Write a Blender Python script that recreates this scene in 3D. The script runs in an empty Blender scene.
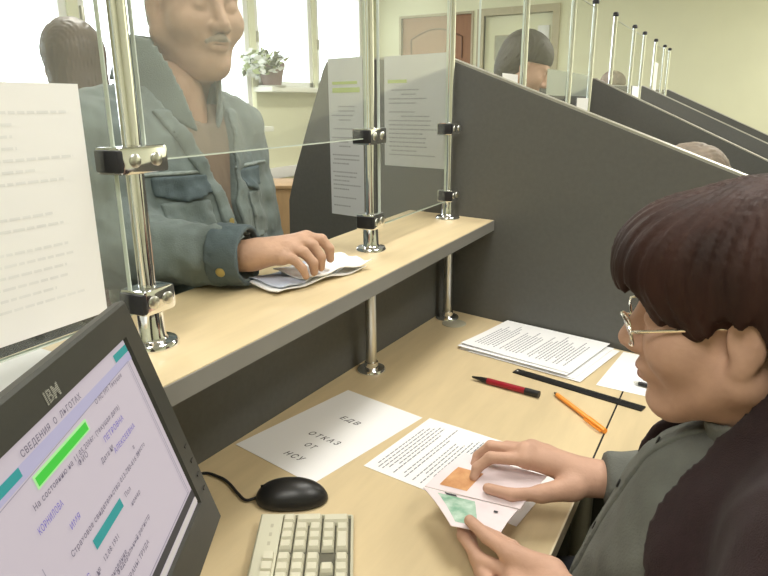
import bpy, bmesh, math, random
import numpy as np
from mathutils import Vector, Matrix
S = bpy.context.scene
C = S.collection
random.seed(7)
PI = math.pi

# ---------------------------------------------------------------- camera
cd = bpy.data.cameras.new('camera'); cam = bpy.data.objects.new('camera', cd); C.objects.link(cam)
CR = (0.8758, 0.4828, -0.0072); CU = (-0.1269, 0.2443, 0.9613); CW = (-0.4658, 0.8410, -0.2750)
cam.matrix_world = Matrix(((CR[0], CU[0], -CW[0], 0), (CR[1], CU[1], -CW[1], 0), (CR[2], CU[2], -CW[2], 1.34), (0, 0, 0, 1)))
cd.sensor_width = 36; cd.lens = 640 / 768 * 36; cd.clip_start = 0.02; cd.clip_end = 200
S.camera = cam
# ---------------------------------------------------------------- daylight and exposure
w = bpy.data.worlds.new('sky'); S.world = w; w.use_nodes = True
bg = w.node_tree.nodes['Background']; bg.inputs[0].default_value = (0.95, 0.98, 1.0, 1); bg.inputs[1].default_value = 4.0
S.view_settings.view_transform = 'Standard'; S.view_settings.look = 'None'
S.view_settings.exposure = -0.04; S.view_settings.gamma = 1.0; S.view_settings.use_curve_mapping = False
S.cycles.use_denoising = True
S.cycles.max_bounces = 10; S.cycles.transparent_max_bounces = 24
S.cycles.sample_clamp_indirect = 4.0
def area(name, loc, sx, sy, power, col=(1, .97, .9), rot=(0, 0, 0)):
    l = bpy.data.lights.new(name, 'AREA'); l.shape = 'RECTANGLE'; l.size = sx; l.size_y = sy; l.energy = power; l.color = col
    o = bpy.data.objects.new(name, l); o.location = loc; o.rotation_euler = rot; C.objects.link(o); return o
CEIL = 2.95
LAMPS = [(-2.6, 2.2, 46), (-2.6, 5.6, 50), (-0.05, -0.9, 30), (-0.35, 1.5, 24), (1.15, 0.9, 34), (0.6, 4.6, 60), (2.2, 7.2, 105)]  # the lamp behind the clerk is added to brighten the counter panel
for lx, ly, lp in LAMPS:
    area('ceiling_lamp_light', (lx, ly, CEIL - .075), .5, 1.1, lp)

# ---------------------------------------------------------------- materials
def srgb(r, g, b):
    f = lambda c: (c / 255 / 12.92) if c / 255 <= .04045 else ((c / 255 + .055) / 1.055) ** 2.4
    return (f(r), f(g), f(b), 1)
def mat(name, col, rough=.6, metal=0., var=0., scale=20., stretch=(1, 1, 1), bump=0., bscale=None, spec=.5, emit=0., sheen=0., col2=None):
    m = bpy.data.materials.new(name); m.use_nodes = True; nt = m.node_tree; b = nt.nodes['Principled BSDF']
    b.inputs['Roughness'].default_value = rough; b.inputs['Metallic'].default_value = metal
    b.inputs['Specular IOR Level'].default_value = spec; b.inputs['Base Color'].default_value = col
    if sheen: b.inputs['Sheen Weight'].default_value = sheen
    if emit: b.inputs['Emission Color'].default_value = col; b.inputs['Emission Strength'].default_value = emit
    if var or bump:
        tc = nt.nodes.new('ShaderNodeTexCoord'); mp = nt.nodes.new('ShaderNodeMapping'); mp.inputs['Scale'].default_value = stretch
        nt.links.new(tc.outputs['Object'], mp.inputs['Vector'])
        n = nt.nodes.new('ShaderNodeTexNoise'); n.inputs['Scale'].default_value = scale; n.inputs['Detail'].default_value = 5
        nt.links.new(mp.outputs['Vector'], n.inputs['Vector'])
        if var:
            r = nt.nodes.new('ShaderNodeValToRGB'); r.color_ramp.elements[0].position = .3; r.color_ramp.elements[1].position = .72
            c2 = col2 or tuple(min(1, c * (1 + var)) for c in col[:3]) + (1,)
            r.color_ramp.elements[0].color = tuple(c * (1 - var) for c in col[:3]) + (1,); r.color_ramp.elements[1].color = c2
            nt.links.new(n.outputs['Fac'], r.inputs['Fac']); nt.links.new(r.outputs['Color'], b.inputs['Base Color'])
        if bump:
            n2 = n
            if bscale:
                n2 = nt.nodes.new('ShaderNodeTexNoise'); n2.inputs['Scale'].default_value = bscale; n2.inputs['Detail'].default_value = 3
                nt.links.new(mp.outputs['Vector'], n2.inputs['Vector'])
            bp = nt.nodes.new('ShaderNodeBump'); bp.inputs['Strength'].default_value = bump; bp.inputs['Distance'].default_value = .004
            nt.links.new(n2.outputs['Fac'], bp.inputs['Height']); nt.links.new(bp.outputs['Normal'], b.inputs['Normal'])
    return m
M = {}
M['wall'] = mat('wall_paint', srgb(226, 226, 196), .9, var=.02, scale=3)
M['ceil'] = mat('ceiling_paint', srgb(235, 235, 228), .95, var=.02, scale=4)
M['floor'] = mat('floor_lino', srgb(120, 112, 100), .55, var=.12, scale=30)
M['white'] = mat('white_plastic', srgb(232, 232, 228), .45, var=.01)
M['sill'] = mat('sill_white', srgb(235, 236, 225), .5, var=.02)
M['wood'] = mat('beech_laminate', srgb(208, 189, 151), .42, var=.055, scale=9, stretch=(5, .7, 5), spec=.4)
M['band'] = mat('grey_edge_band', srgb(128, 127, 122), .45, var=.03)
M['lightband'] = mat('pale_edge_band', srgb(222, 210, 180), .5, var=.03)
M['screen'] = mat('charcoal_laminate', srgb(96, 96, 92), .62, var=.05, scale=90, spec=.3)
M['alu'] = mat('aluminium', srgb(196, 194, 184), .35, metal=.7, var=.03)
M['chrome'] = mat('chrome', (.84, .85, .87, 1), .09, metal=1., var=.02)
M['satin'] = mat('satin_steel', (.62, .62, .58, 1), .28, metal=1., var=.03)
M['rubber'] = mat('dark_rubber', srgb(22, 22, 28), .6, var=.05)
M['paper'] = mat('paper', srgb(238, 238, 238), .85, var=.015, scale=8)
M['paperblue'] = mat('bluish_paper', srgb(196, 205, 224), .85, var=.02, scale=8)
M['notice'] = mat('notice_paper', srgb(216, 219, 222), .85, var=.02, scale=8)
M['ink'] = mat('ink', srgb(70, 70, 76), .8, var=.02)
M['faint'] = mat('faint_ink', srgb(226, 227, 228), .8, var=.05)
M['paleink'] = mat('pale_grey_ink', srgb(172, 174, 178), .8, var=.05)
M['midink'] = mat('grey_ink', srgb(128, 130, 140), .8, var=.05)
M['hi'] = mat('highlighter', srgb(186, 208, 112), .8, var=.05)
M['black'] = mat('black_plastic', srgb(26, 26, 26), .38, var=.05, spec=.5)
M['bezel'] = mat('monitor_plastic', srgb(48, 48, 43), .42, var=.05, scale=200)
M['grille'] = mat('seam_dark', srgb(20, 20, 20), .8, var=.05)
M['key'] = mat('keycap', srgb(206, 203, 182), .5, var=.02)
M['kbd'] = mat('keyboard_case', srgb(200, 198, 176), .5, var=.02)
M['kdark'] = mat('keyboard_well', srgb(96, 94, 80), .7, var=.03)
M['skin'] = mat('skin', srgb(196, 156, 134), .55, var=.07, scale=35, bump=.15, bscale=160, spec=.35)
M['skinm'] = mat('weathered_skin', srgb(184, 148, 124), .55, var=.10, scale=30, bump=.25, bscale=120, spec=.35)
M['lip'] = mat('lip', srgb(160, 98, 88), .5, var=.05)
M['eyew'] = mat('eye_white', srgb(215, 210, 205), .3, var=.02)
M['iris'] = mat('iris', srgb(50, 38, 30), .3, var=.1)
M['hairdk'] = mat('dark_brown_hair', srgb(50, 29, 23), .55, var=.35, scale=30, stretch=(1, 1, .3), bump=.12, spec=.22, bscale=300)
M['hairgrey'] = mat('grey_hair', srgb(158, 142, 126), .7, var=.3, scale=60, bump=.5)
M['hairbr'] = mat('brown_hair', srgb(84, 66, 52), .5, var=.3, scale=24, stretch=(1, 1, .12), bump=.5)
M['hairfar'] = mat('dark_grey_brown_hair', srgb(54, 48, 42), .6, var=.25, scale=40, stretch=(1, 1, .3), bump=.5)
M['hairash'] = mat('ash_hair', srgb(128, 116, 102), .6, var=.25, scale=40, stretch=(1, 1, .3), bump=.5)
M['denim'] = mat('washed_denim', srgb(112, 123, 122), .88, var=.2, scale=11, bump=.3, bscale=420, sheen=.1)
M['denimd'] = mat('dark_denim', srgb(86, 99, 104), .88, var=.2, scale=14, bump=.3, bscale=420)
M['stitch'] = mat('pale_stitching', srgb(140, 150, 148), .9, var=.1, scale=300)
M['shirtbr'] = mat('brown_checked_shirt', srgb(122, 108, 94), .9, var=.2, scale=25, stretch=(1, 1, .2))
M['trouser'] = mat('dark_trouser_cloth', srgb(46, 48, 54), .9, var=.1)
M['shoe'] = mat('black_leather', srgb(24, 22, 22), .4, var=.1)
M['greyshirt'] = mat('grey_flannel', srgb(104, 106, 100), .92, var=.14, scale=24, bump=.3, bscale=300)
M['maroon'] = mat('maroon_knit', srgb(42, 25, 27), .95, var=.18, scale=160, bump=.35, bscale=700, sheen=.03)
M['brass'] = mat('brass', srgb(190, 175, 120), .3, metal=.9, var=.05)
M['gold'] = mat('gold_wire', (.85, .79, .68, 1), .2, metal=1., var=.02)
M['red'] = mat('red_plastic', srgb(150, 24, 40), .3, var=.05)
M['orange'] = mat('orange_plastic', srgb(240, 150, 50), .3, var=.05)
M['pink'] = mat('pale_pink_paper', srgb(232, 218, 222), .8, var=.06, scale=25)
M['green'] = mat('green_print', srgb(140, 192, 162), .8, var=.22, scale=60, col2=srgb(205, 222, 210))
M['amber'] = mat('amber_print', srgb(205, 135, 80), .7, var=.2, scale=40, col2=srgb(228, 180, 130))
M['pot'] = mat('pot_clay', srgb(112, 86, 84), .6, var=.08)
M['leaf'] = mat('pale_leaf', srgb(168, 182, 130), .6, var=.2, scale=20)
M['leafd'] = mat('dark_leaf', srgb(60, 78, 50), .6, var=.2, scale=20)
M['petal'] = mat('white_petal', srgb(236, 240, 236), .7, var=.03)
M['cupbd'] = mat('brown_veneer', srgb(158, 130, 92), .6, var=.1, scale=10, stretch=(4, 4, .5))
M['door'] = mat('brown_door_wood', srgb(150, 108, 76), .55, var=.09, scale=8, stretch=(5, 5, .5))
M['frame'] = mat('beige_frame', srgb(178, 168, 140), .55, var=.05)
M['coat'] = mat('dark_maroon_coat', srgb(84, 62, 60), .9, var=.1)
M['coatb'] = mat('dark_coat', srgb(70, 68, 66), .9, var=.1)
M['seat'] = mat('chair_cloth', srgb(30, 30, 32), .9, var=.1)
M['lamp'] = mat('lamp_diffuser', (1, .97, .9, 1), .5, emit=3.)
M['grom'] = mat('grey_cap', srgb(176, 172, 152), .5, var=.03)
def glass_mat(name, tint, haze, ior=1.35):
    m = bpy.data.materials.new(name); m.use_nodes = True; nt = m.node_tree; nt.nodes.remove(nt.nodes['Principled BSDF'])
    out = nt.nodes['Material Output']
    t = nt.nodes.new('ShaderNodeBsdfTransparent'); t.inputs[0].default_value = tint
    g = nt.nodes.new('ShaderNodeBsdfGlossy'); g.inputs['Roughness'].default_value = .02
    d = nt.nodes.new('ShaderNodeBsdfDiffuse'); d.inputs[0].default_value = (.8, .84, .8, 1)
    fr = nt.nodes.new('ShaderNodeFresnel'); fr.inputs[0].default_value = ior
    a = nt.nodes.new('ShaderNodeMixShader'); a.inputs[0].default_value = haze
    b = nt.nodes.new('ShaderNodeMixShader')
    nt.links.new(t.outputs[0], a.inputs[1]); nt.links.new(d.outputs[0], a.inputs[2])
    ge = nt.nodes.new('ShaderNodeNewGeometry'); mu_ = nt.nodes.new('ShaderNodeMath'); mu_.operation = 'MULTIPLY'; iv = nt.nodes.new('ShaderNodeMath'); iv.operation = 'SUBTRACT'; iv.inputs[0].default_value = 1.0
    nt.links.new(ge.outputs['Backfacing'], iv.inputs[1]); nt.links.new(iv.outputs[0], mu_.inputs[1]); nt.links.new(fr.outputs[0], mu_.inputs[0])
    nt.links.new(mu_.outputs[0], b.inputs[0]); nt.links.new(a.outputs[0], b.inputs[1]); nt.links.new(g.outputs[0], b.inputs[2])
    nt.links.new(b.outputs[0], out.inputs[0]); return m
M['glass'] = glass_mat('counter_glass', (.955, .965, .95, 1), .075)
M['farglass'] = glass_mat('far_counter_glass', (.97, .98, .97, 1), .01, 1.12)
M['winglass'] = glass_mat('window_glass', (.96, .98, .98, 1), .01)
M['lens'] = glass_mat('lens_glass', (.95, .95, .95, 1), .03)
M['film'] = glass_mat('thin_sheet', (.62, .65, .66, 1), .42)
M['gedge'] = mat('glass_edge', srgb(206, 216, 206), .3, var=.03)

# ---------------------------------------------------------------- mesh helpers
def link(name, me, m=None, parent=None):
    o = bpy.data.objects.new(name, me); C.objects.link(o)
    if m is not None: me.materials.append(m)
    if parent is not None: o.parent = parent
    return o
def obj(name, bm, m, parent=None, smooth=False):
    me = bpy.data.meshes.new(name); bmesh.ops.recalc_face_normals(bm, faces=bm.faces); bm.to_mesh(me); bm.free()
    if smooth:
        for p in me.polygons: p.use_smooth = True
        me.set_sharp_from_angle(angle=math.radians(40))
    return link(name, me, m, parent)
def tag(o, label, cat, group=None):
    o['label'] = label; o['category'] = cat
    if group: o['group'] = group
    return o
def thing(name, label, cat, loc=(0, 0, 0), group=None):
    o = bpy.data.objects.new(name, None); o.location = loc; o.empty_display_size = .05; C.objects.link(o)
    return tag(o, label, cat, group)
def struct(o): o['kind'] = 'structure'; return o
def keepw(o, p):                                   # parent to p, keeping the place in the world
    o.parent = p; o.matrix_parent_inverse = Matrix.Translation(p.location).inverted() if p.parent is None else Matrix.Identity(4); return o
def box(bm, lo, hi, mtx=None, bev=0.):
    r = bmesh.ops.create_cube(bm, size=1); vs = r['verts']
    for v in vs: v.co = Vector([lo[i] + (v.co[i] + .5) * (hi[i] - lo[i]) for i in range(3)])
    if bev:
        es = list({e for v in vs for e in v.link_edges}); rr = bmesh.ops.bevel(bm, geom=es, offset=bev, segments=2, affect='EDGES', profile=.6)
        vs = list({v for f in rr['faces'] for v in f.verts} | {v for v in vs if v.is_valid})
    if mtx is not None:
        for v in vs: v.co = mtx @ v.co
    return vs
def boxo(name, lo, hi, m, parent=None, mtx=None, bev=0.):
    bm = bmesh.new(); box(bm, lo, hi, mtx, bev); return obj(name, bm, m, parent, smooth=bev > 0)
def prism(bm, pts, lo, hi, f=None):                # polygon pts (u,v) extruded lo..hi; f maps (u,v,w) to the world
    f = f or (lambda u, v, w_: (u, v, w_))
    a = [bm.verts.new(f(u, v, lo)) for u, v in pts]; b = [bm.verts.new(f(u, v, hi)) for u, v in pts]
    n = len(pts); bm.faces.new(a[::-1]); bm.faces.new(b)
    for i in range(n): bm.faces.new((a[i], a[(i + 1) % n], b[(i + 1) % n], b[i]))
def tube(bm, pts, r, seg=12, cap=True, rr=None):
    pts = [Vector(p) for p in pts]; rings = []; n = len(pts); up = None
    for i, p in enumerate(pts):
        t = (pts[min(i + 1, n - 1)] - pts[max(i - 1, 0)]).normalized()
        if up is None: up = t.orthogonal().normalized()
        up = (up - t * up.dot(t)).normalized(); sd = t.cross(up); ra = rr[i] if rr else r
        rings.append([bm.verts.new(p + (up * math.cos(2 * PI * k / seg) + sd * math.sin(2 * PI * k / seg)) * ra) for k in range(seg)])
    for a, b in zip(rings, rings[1:]):
        for k in range(seg): bm.faces.new((a[k], a[(k + 1) % seg], b[(k + 1) % seg], b[k]))
    if cap: bm.faces.new(rings[0][::-1]); bm.faces.new(rings[-1])
def lathe(bm, prof, c, seg=24):                    # prof: (r,z) from bottom to top
    rings = [[bm.verts.new((c[0] + r * math.cos(2 * PI * k / seg), c[1] + r * math.sin(2 * PI * k / seg), c[2] + z)) for k in range(seg)] for r, z in prof]
    for a, b in zip(rings, rings[1:]):
        for k in range(seg): bm.faces.new((a[k], a[(k + 1) % seg], b[(k + 1) % seg], b[k]))
    bm.faces.new(rings[0][::-1]); bm.faces.new(rings[-1])
def smooth_path(pts, n=8):
    P = [Vector(p) for p in pts]; out = []
    for i in range(len(P) - 1):
        a, b, c, d = P[max(i - 1, 0)], P[i], P[i + 1], P[min(i + 2, len(P) - 1)]
        for k in range(n):
            t = k / n; out.append(.5 * ((2 * b) + (c - a) * t + (2 * a - 5 * b + 4 * c - d) * t * t + (3 * b - a - 3 * c + d) * t ** 3))
    return out + [P[-1]]
def text_mesh(s, size, mtx, bold=0., shear=0., space=1., align='LEFT'):
    cu = bpy.data.curves.new('txt', 'FONT'); cu.body = s; cu.size = size; cu.offset = bold; cu.shear = shear; cu.space_character = space
    cu.align_x = align; cu.resolution_u = 2
    o = bpy.data.objects.new('txt', cu); C.objects.link(o); bpy.context.view_layer.update()
    me = bpy.data.meshes.new_from_object(o.evaluated_get(bpy.context.evaluated_depsgraph_get()))
    bpy.data.objects.remove(o); me.transform(mtx); return me
def join_meshes(name, mes, m, parent=None):
    bm = bmesh.new()
    for me in mes: bm.from_mesh(me)
    me2 = bpy.data.meshes.new(name); bm.to_mesh(me2); bm.free(); return link(name, me2, m, parent)
def frame_mtx(o, ex, ey):                          # columns ex, ey, ex x ey at o
    ex = Vector(ex).normalized(); ey = Vector(ey); ey = (ey - ex * ey.dot(ex)).normalized(); ez = ex.cross(ey)
    return Matrix(((ex.x, ey.x, ez.x, o[0]), (ex.y, ey.y, ez.y, o[1]), (ex.z, ey.z, ez.z, o[2]), (0, 0, 0, 1)))

# ---------------------------------------------------------------- distance-field sculpting
def A(*v): return np.array(v, np.float32)
def cone(p, a, b, ra, rb):
    a = np.asarray(a, np.float32); b = np.asarray(b, np.float32); ab = b - a; t = np.clip(((p - a) @ ab) / max(float(ab @ ab), 1e-9), 0, 1)
    return np.linalg.norm(p - a - t[:, None] * ab, axis=1) - (ra + (rb - ra) * t)
def ell(p, c, r):
    q = p - np.asarray(c, np.float32); r = np.asarray(r, np.float32); k0 = np.linalg.norm(q / r, axis=1); k1 = np.linalg.norm(q / (r * r), axis=1)
    return k0 * (k0 - 1) / np.maximum(k1, 1e-6)
def smin(a, b, k):
    h = np.maximum(k - np.abs(a - b), 0) / k; return np.minimum(a, b) - h * h * k * .25
def smax(a, b, k): return -smin(-a, -b, k)
def chain(p, pts, rs, k=.006):
    d = None
    for i in range(len(pts) - 1):
        e = cone(p, pts[i], pts[i + 1], rs[i], rs[i + 1]); d = e if d is None else smin(d, e, k)
    return d
def wob(p, f, s=0.):                               # soft fold noise, about -1..1
    x, y, z = p[:, 0] * f, p[:, 1] * f, p[:, 2] * f
    return (np.sin(1.7 * x + 2.1 * np.sin(1.3 * y + s) + s) + np.sin(1.9 * y + 1.7 * np.sin(1.1 * z - s) + 2 * s) + np.sin(2.3 * z + 1.9 * np.sin(1.5 * x + s) - s)) / 3
def sculpt(f, lo, hi, h):
    lo = np.asarray(lo, np.float32); n = np.ceil((np.asarray(hi) - lo) / h).astype(int) + 1
    ax = [lo[i] + h * np.arange(n[i], dtype=np.float32) for i in range(3)]
    G = np.stack(np.meshgrid(*ax, indexing='ij'), -1); V = np.empty(n, np.float32)
    for i in range(n[0]): V[i] = f(G[i].reshape(-1, 3)).reshape(n[1], n[2])
    V[V == 0] = 1e-6
    V[0] = np.abs(V[0]) ; V[-1] = np.abs(V[-1]); V[:, 0] = np.abs(V[:, 0]); V[:, -1] = np.abs(V[:, -1]); V[:, :, 0] = np.abs(V[:, :, 0]); V[:, :, -1] = np.abs(V[:, :, -1])
    m = n - 1; acc = np.zeros((*m, 3), np.float32); cnt = np.zeros(m, np.float32)
    off = [(i, j, k) for i in (0, 1) for j in (0, 1) for k in (0, 1)]
    sl = lambda o: V[o[0]:o[0] + m[0], o[1]:o[1] + m[1], o[2]:o[2] + m[2]]
    for a in off:
        for d in range(3):
            if a[d] == 0:
                b = list(a); b[d] = 1; va, vb = sl(a), sl(b); x = (va < 0) != (vb < 0)
                t = np.where(x, va / np.where(x, va - vb, 1), 0); cnt += x
                for e in range(3): acc[..., e] += np.where(x, a[e] + (t if e == d else 0), 0)
    on = cnt > 0; idx = -np.ones(m, int); idx[on] = np.arange(on.sum())
    pos = np.stack(np.nonzero(on), -1) + acc[on] / cnt[on][:, None]; pos = lo + pos * h
    F = []
    for d in range(3):
        e, g = [(1, 2), (2, 0), (0, 1)][d]
        s0 = [slice(1, m[i]) for i in range(3)]; s0[d] = slice(0, m[d]); s1 = list(s0); s1[d] = slice(1, m[d] + 1)
        va, vb = V[tuple(s0)], V[tuple(s1)]; x = (va < 0) != (vb < 0); I = np.stack(np.nonzero(x), -1)
        if not len(I): continue
        base = I.copy(); base[:, e] += 1; base[:, g] += 1
        q = []
        for de, dg in ((1, 1), (0, 1), (0, 0), (1, 0)):
            c = base.copy(); c[:, e] -= de; c[:, g] -= dg; q.append(idx[c[:, 0], c[:, 1], c[:, 2]])
        q = np.stack(q, -1); fl = va[x] >= 0; q[fl] = q[fl][:, ::-1]; F.append(q)
    return pos, np.concatenate(F)
def smesh(name, parts, m, parent=None, mtx=None):  # parts: list of (field, lo, hi, h); all end up in one mesh
    vs, fs, o0 = [], [], 0
    for f, lo, hi, h in parts:
        v, q = sculpt(f, lo, hi, h); vs.append(v); fs.append(q + o0); o0 += len(v)
    v = np.concatenate(vs); q = np.concatenate(fs)
    if mtx is not None:
        R = np.array(mtx)[:3, :3]; v = v @ R.T + np.array(mtx)[:3, 3]
    me = bpy.data.meshes.new(name); me.from_pydata(v.tolist(), [], q.tolist()); me.update()
    for p in me.polygons: p.use_smooth = True
    return link(name, me, m, parent)

# ================================================================ THE ROOM
XW, XR, YB, YE = -4.9, 3.4, -2.6, 8.6
struct(boxo('floor', (XW - .1, YB - .1, -.1), (XR + .1, YE + .1, 0), M['floor']))
struct(boxo('ceiling', (XW - .1, YB - .1, CEIL), (XR + .1, YE + .1, CEIL + .1), M['ceil']))
SILL, WTOP, SLOW = 1.545, 2.8, 1.12
WY = [(.4, 2.1), (2.2, 3.64), (3.74, 5.86), (5.96, 7.06), (7.14, 8.3)]
bm = bmesh.new(); box(bm, (XW - .12, YB, 0), (XW, 5.91, SLOW)); box(bm, (XW - .12, 5.91, 0), (XW, YE, SILL)); box(bm, (XW - .12, YB, WTOP), (XW, YE, CEIL))
ys = [YB] + [c for p in WY for c in p] + [YE]
for i in range(0, len(ys), 2): box(bm, (XW - .12, ys[i], SILL if i > 5 else SLOW), (XW, ys[i + 1], WTOP))
struct(obj('wall_left', bm, M['wall']))
D1, D2 = (-4.45, -3.4, 2.50), (-3.22, -2.31, 2.45)
bm = bmesh.new(); xs_ = [XW, D1[0], D1[1], D2[0], D2[1], XR]
for i in range(0, 6, 2): box(bm, (xs_[i], YE, 0), (xs_[i + 1], YE + .12, CEIL))
for d in (D1, D2): box(bm, (d[0], YE, d[2]), (d[1], YE + .12, CEIL))
box(bm, (XW, YE + .12, 0), (XR, YE + .2, CEIL))
struct(obj('wall_back', bm, M['wall']))
struct(boxo('wall_right', (XR, YB, 0), (XR + .1, YE, CEIL), M['wall']))
struct(boxo('wall_front', (XW, YB - .1, 0), (XR, YB, CEIL), M['wall']))
for i, (a, b) in enumerate(WY):
    bm = bmesh.new(); t = .07; x0, x1 = XW - .09, XW - .02; SL = SILL if i > 2 else SLOW
    box(bm, (x0, a, SL), (x1, a + t, WTOP)); box(bm, (x0, b - t, SL), (x1, b, WTOP))
    box(bm, (x0, a, SL), (x1, b, SL + t)); box(bm, (x0, a, WTOP - t), (x1, b, WTOP))
    f = struct(obj('window_%d' % (i + 1), bm, M['white']))
    boxo('window_pane', (XW - .06, a + t, SL + t), (XW - .052, b - t, WTOP - t), M['winglass'], f)
    boxo('window_handle', (XW - .02, a + .02, 2.02), (XW + .01, a + .045, 2.14), M['alu'], f, bev=.004)
boxo('trim_1', (XW - .02, 5.87, SILL - .055), (XW + .26, YE, SILL), M['sill'], bev=.01)['kind'] = 'structure'
boxo('trim_3', (XW - .02, YB, SLOW - .055), (XW + .26, 5.865, SLOW), M['sill'], bev=.01)['kind'] = 'structure'
boxo('trim_2', (XW, YB, .50), (XW + .05, YE, .63), M['white'], bev=.008)['kind'] = 'structure'
for nm, lo, hi in (('baseboard_left', (XW, YB, 0), (XW + .02, YE, .09)), ('baseboard_right', (XR - .02, YB, 0), (XR, YE, .09))):
    boxo(nm, lo, hi, M['white'])['kind'] = 'structure'
# brown door with an arched panel
x0, x1, zt = D1; yf = YE + .03
dr = struct(boxo('door_1', (x0, yf, 0), (x1, yf + .05, zt), M['door']))
bm = bmesh.new()
for off in (0,):
    arc = [(x0 + .14, 1.95)] + [(x0 + .14 + (x1 - x0 - .28) * k / 14, 2.22 + .12 * math.sin(PI * k / 14)) for k in range(15)] + [(x1 - .14, 1.95)]
    tube(bm, [(x, yf - .004, z) for x, z in arc], .012, 6)
obj('door_molding', bm, mat('dark_molding', srgb(112, 78, 54), .5, var=.05), dr)
bm = bmesh.new(); tube(bm, [(x1 - .1, yf - .04, 1.02), (x1 - .21, yf - .04, 1.02)], .011, 8); tube(bm, [(x1 - .1, yf, 1.02), (x1 - .1, yf - .04, 1.02)], .011, 8)
obj('door_handle', bm, M['satin'], dr)
bm = bmesh.new(); t = .03
box(bm, (x0 - t, YE - .015, 0), (x0, YE + .1, zt + t)); box(bm, (x1, YE - .015, 0), (x1 + t, YE + .1, zt + t)); box(bm, (x0, YE - .015, zt), (x1, YE + .1, zt + t))
obj('door_frame', bm, M['frame'], dr)
# second doorway with a beige frame and a pale glazed leaf
x0, x1, zt = D2
dr = struct(boxo('door_2', (x0, yf + .02, 0), (x1, yf + .06, zt), M['wall']))
bm = bmesh.new(); t = .09
box(bm, (x0 - t, YE - .03, 0), (x0, YE + .1, zt + t)); box(bm, (x1, YE - .03, 0), (x1 + t, YE + .1, zt + t)); box(bm, (x0, YE - .03, zt), (x1, YE + .1, zt + t))
obj('door_frame', bm, M['frame'], dr)
boxo('door_panel', (x1 - .2, yf, 1.2), (x1 - .05, yf + .02, 2.3), M['white'], dr, bev=.006)
boxo('door_handle', (x0 + .06, yf - .04, 1.0), (x0 + .2, yf - .015, 1.03), M['satin'], dr, bev=.006)
p = thing('framed_notice', 'small grey notice fixed on the pale door with the beige frame', 'notice', (-2.98, yf + .01, 2.05))
keepw(boxo('notice_board', (-3.07, yf - .005, 1.9), (-2.86, yf + .02, 2.2), mat('notice_grey', srgb(158, 158, 140), .7, var=.08)), p)
keepw(boxo('notice_rim', (-3.08, yf, 1.89), (-2.85, yf + .0201, 2.21), M['frame']), p)
LAB = ['over the waiting side near the entrance', 'over the far waiting side', "in front of the near clerk's desk", 'above the near grey partition', 'added behind the seated clerk with glasses to brighten the counter panel', 'above the third grey partition', 'near the far end wall']
for i, (lx, ly, lp) in enumerate(LAMPS):
    t = thing('ceiling_light', 'white fluorescent ceiling light fitting ' + LAB[i], 'ceiling light', (lx, ly, CEIL), 'fluorescent ceiling lights')
    bm = bmesh.new(); box(bm, (-.31, -.62, -.05), (.31, .62, 0), bev=.006); obj('housing', bm, M['white'], t)
    bm = bmesh.new(); box(bm, (-.27, -.57, -.062), (.27, .57, -.049)); obj('diffuser', bm, M['lamp'], t)

# ================================================================ COUNTER, DESK, PARTITIONS
ANG = math.radians(-11.5); PD = Vector((math.cos(ANG), math.sin(ANG), 0)); PN = Vector((-PD.y, PD.x, 0)); P0 = Vector((-.735, 1.722, 0))
py = lambda x: P0.y + (x - P0.x) * PD.y / PD.x
fx = lambda y: -.552 - .0277 * (y - .471)
bx_ = lambda y: -.819 - .0548 * (y - .714)
px_ = lambda y: -.765 + .030 * (y - .712)
CT, DT = 1.03, .74
def counter(dy, label, main):
    y0 = -.5 if main else .08
    r = thing('service_counter', label, 'counter', (-.69, .6 + dy, 0), 'service counters between the partitions')
    e1, e2 = py(-.586) - .003, py(-.878) - .003
    pts = [(fx(y0), y0 + dy), (fx(e1), e1 + dy), (bx_(e2), e2 + dy), (bx_(y0), y0 + dy)]
    bm = bmesh.new(); prism(bm, pts, CT - .028, CT); keepw(obj('counter_top', bm, M['wood']), r)
    bm = bmesh.new(); prism(bm, [(pts[0][0] + .0025, pts[0][1]), (pts[1][0] + .0025, pts[1][1]), pts[1], pts[0]], CT - .0285, CT - .0012); keepw(obj('edge_band', bm, M['band']), r)
    bm = bmesh.new(); prism(bm, [(pts[3][0] - .0025, pts[3][1]), (pts[2][0] - .0025, pts[2][1]), pts[2], pts[3]], CT - .0285, CT - .0012); keepw(obj('edge_band', bm, M['band']), r)
    e3 = py(-.74) - .003
    bm = bmesh.new(); prism(bm, [(px_(y0), y0 + dy), (px_(e3), e3 + dy), (px_(e3) - .02, e3 + dy), (px_(y0) - .02, y0 + dy)], 0, CT - .028); keepw(obj('front_panel', bm, M['screen']), r)
    return r
counter(0, "long beech topped counter with a grey edge above the near clerk's desk", True)
for k, (dy, nm) in enumerate(((1.92, 'second'), (3.70, 'third'), (5.47, 'fourth'))):
    counter(dy, 'beech topped counter of the %s service position behind the near partition' % nm, False)
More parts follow.
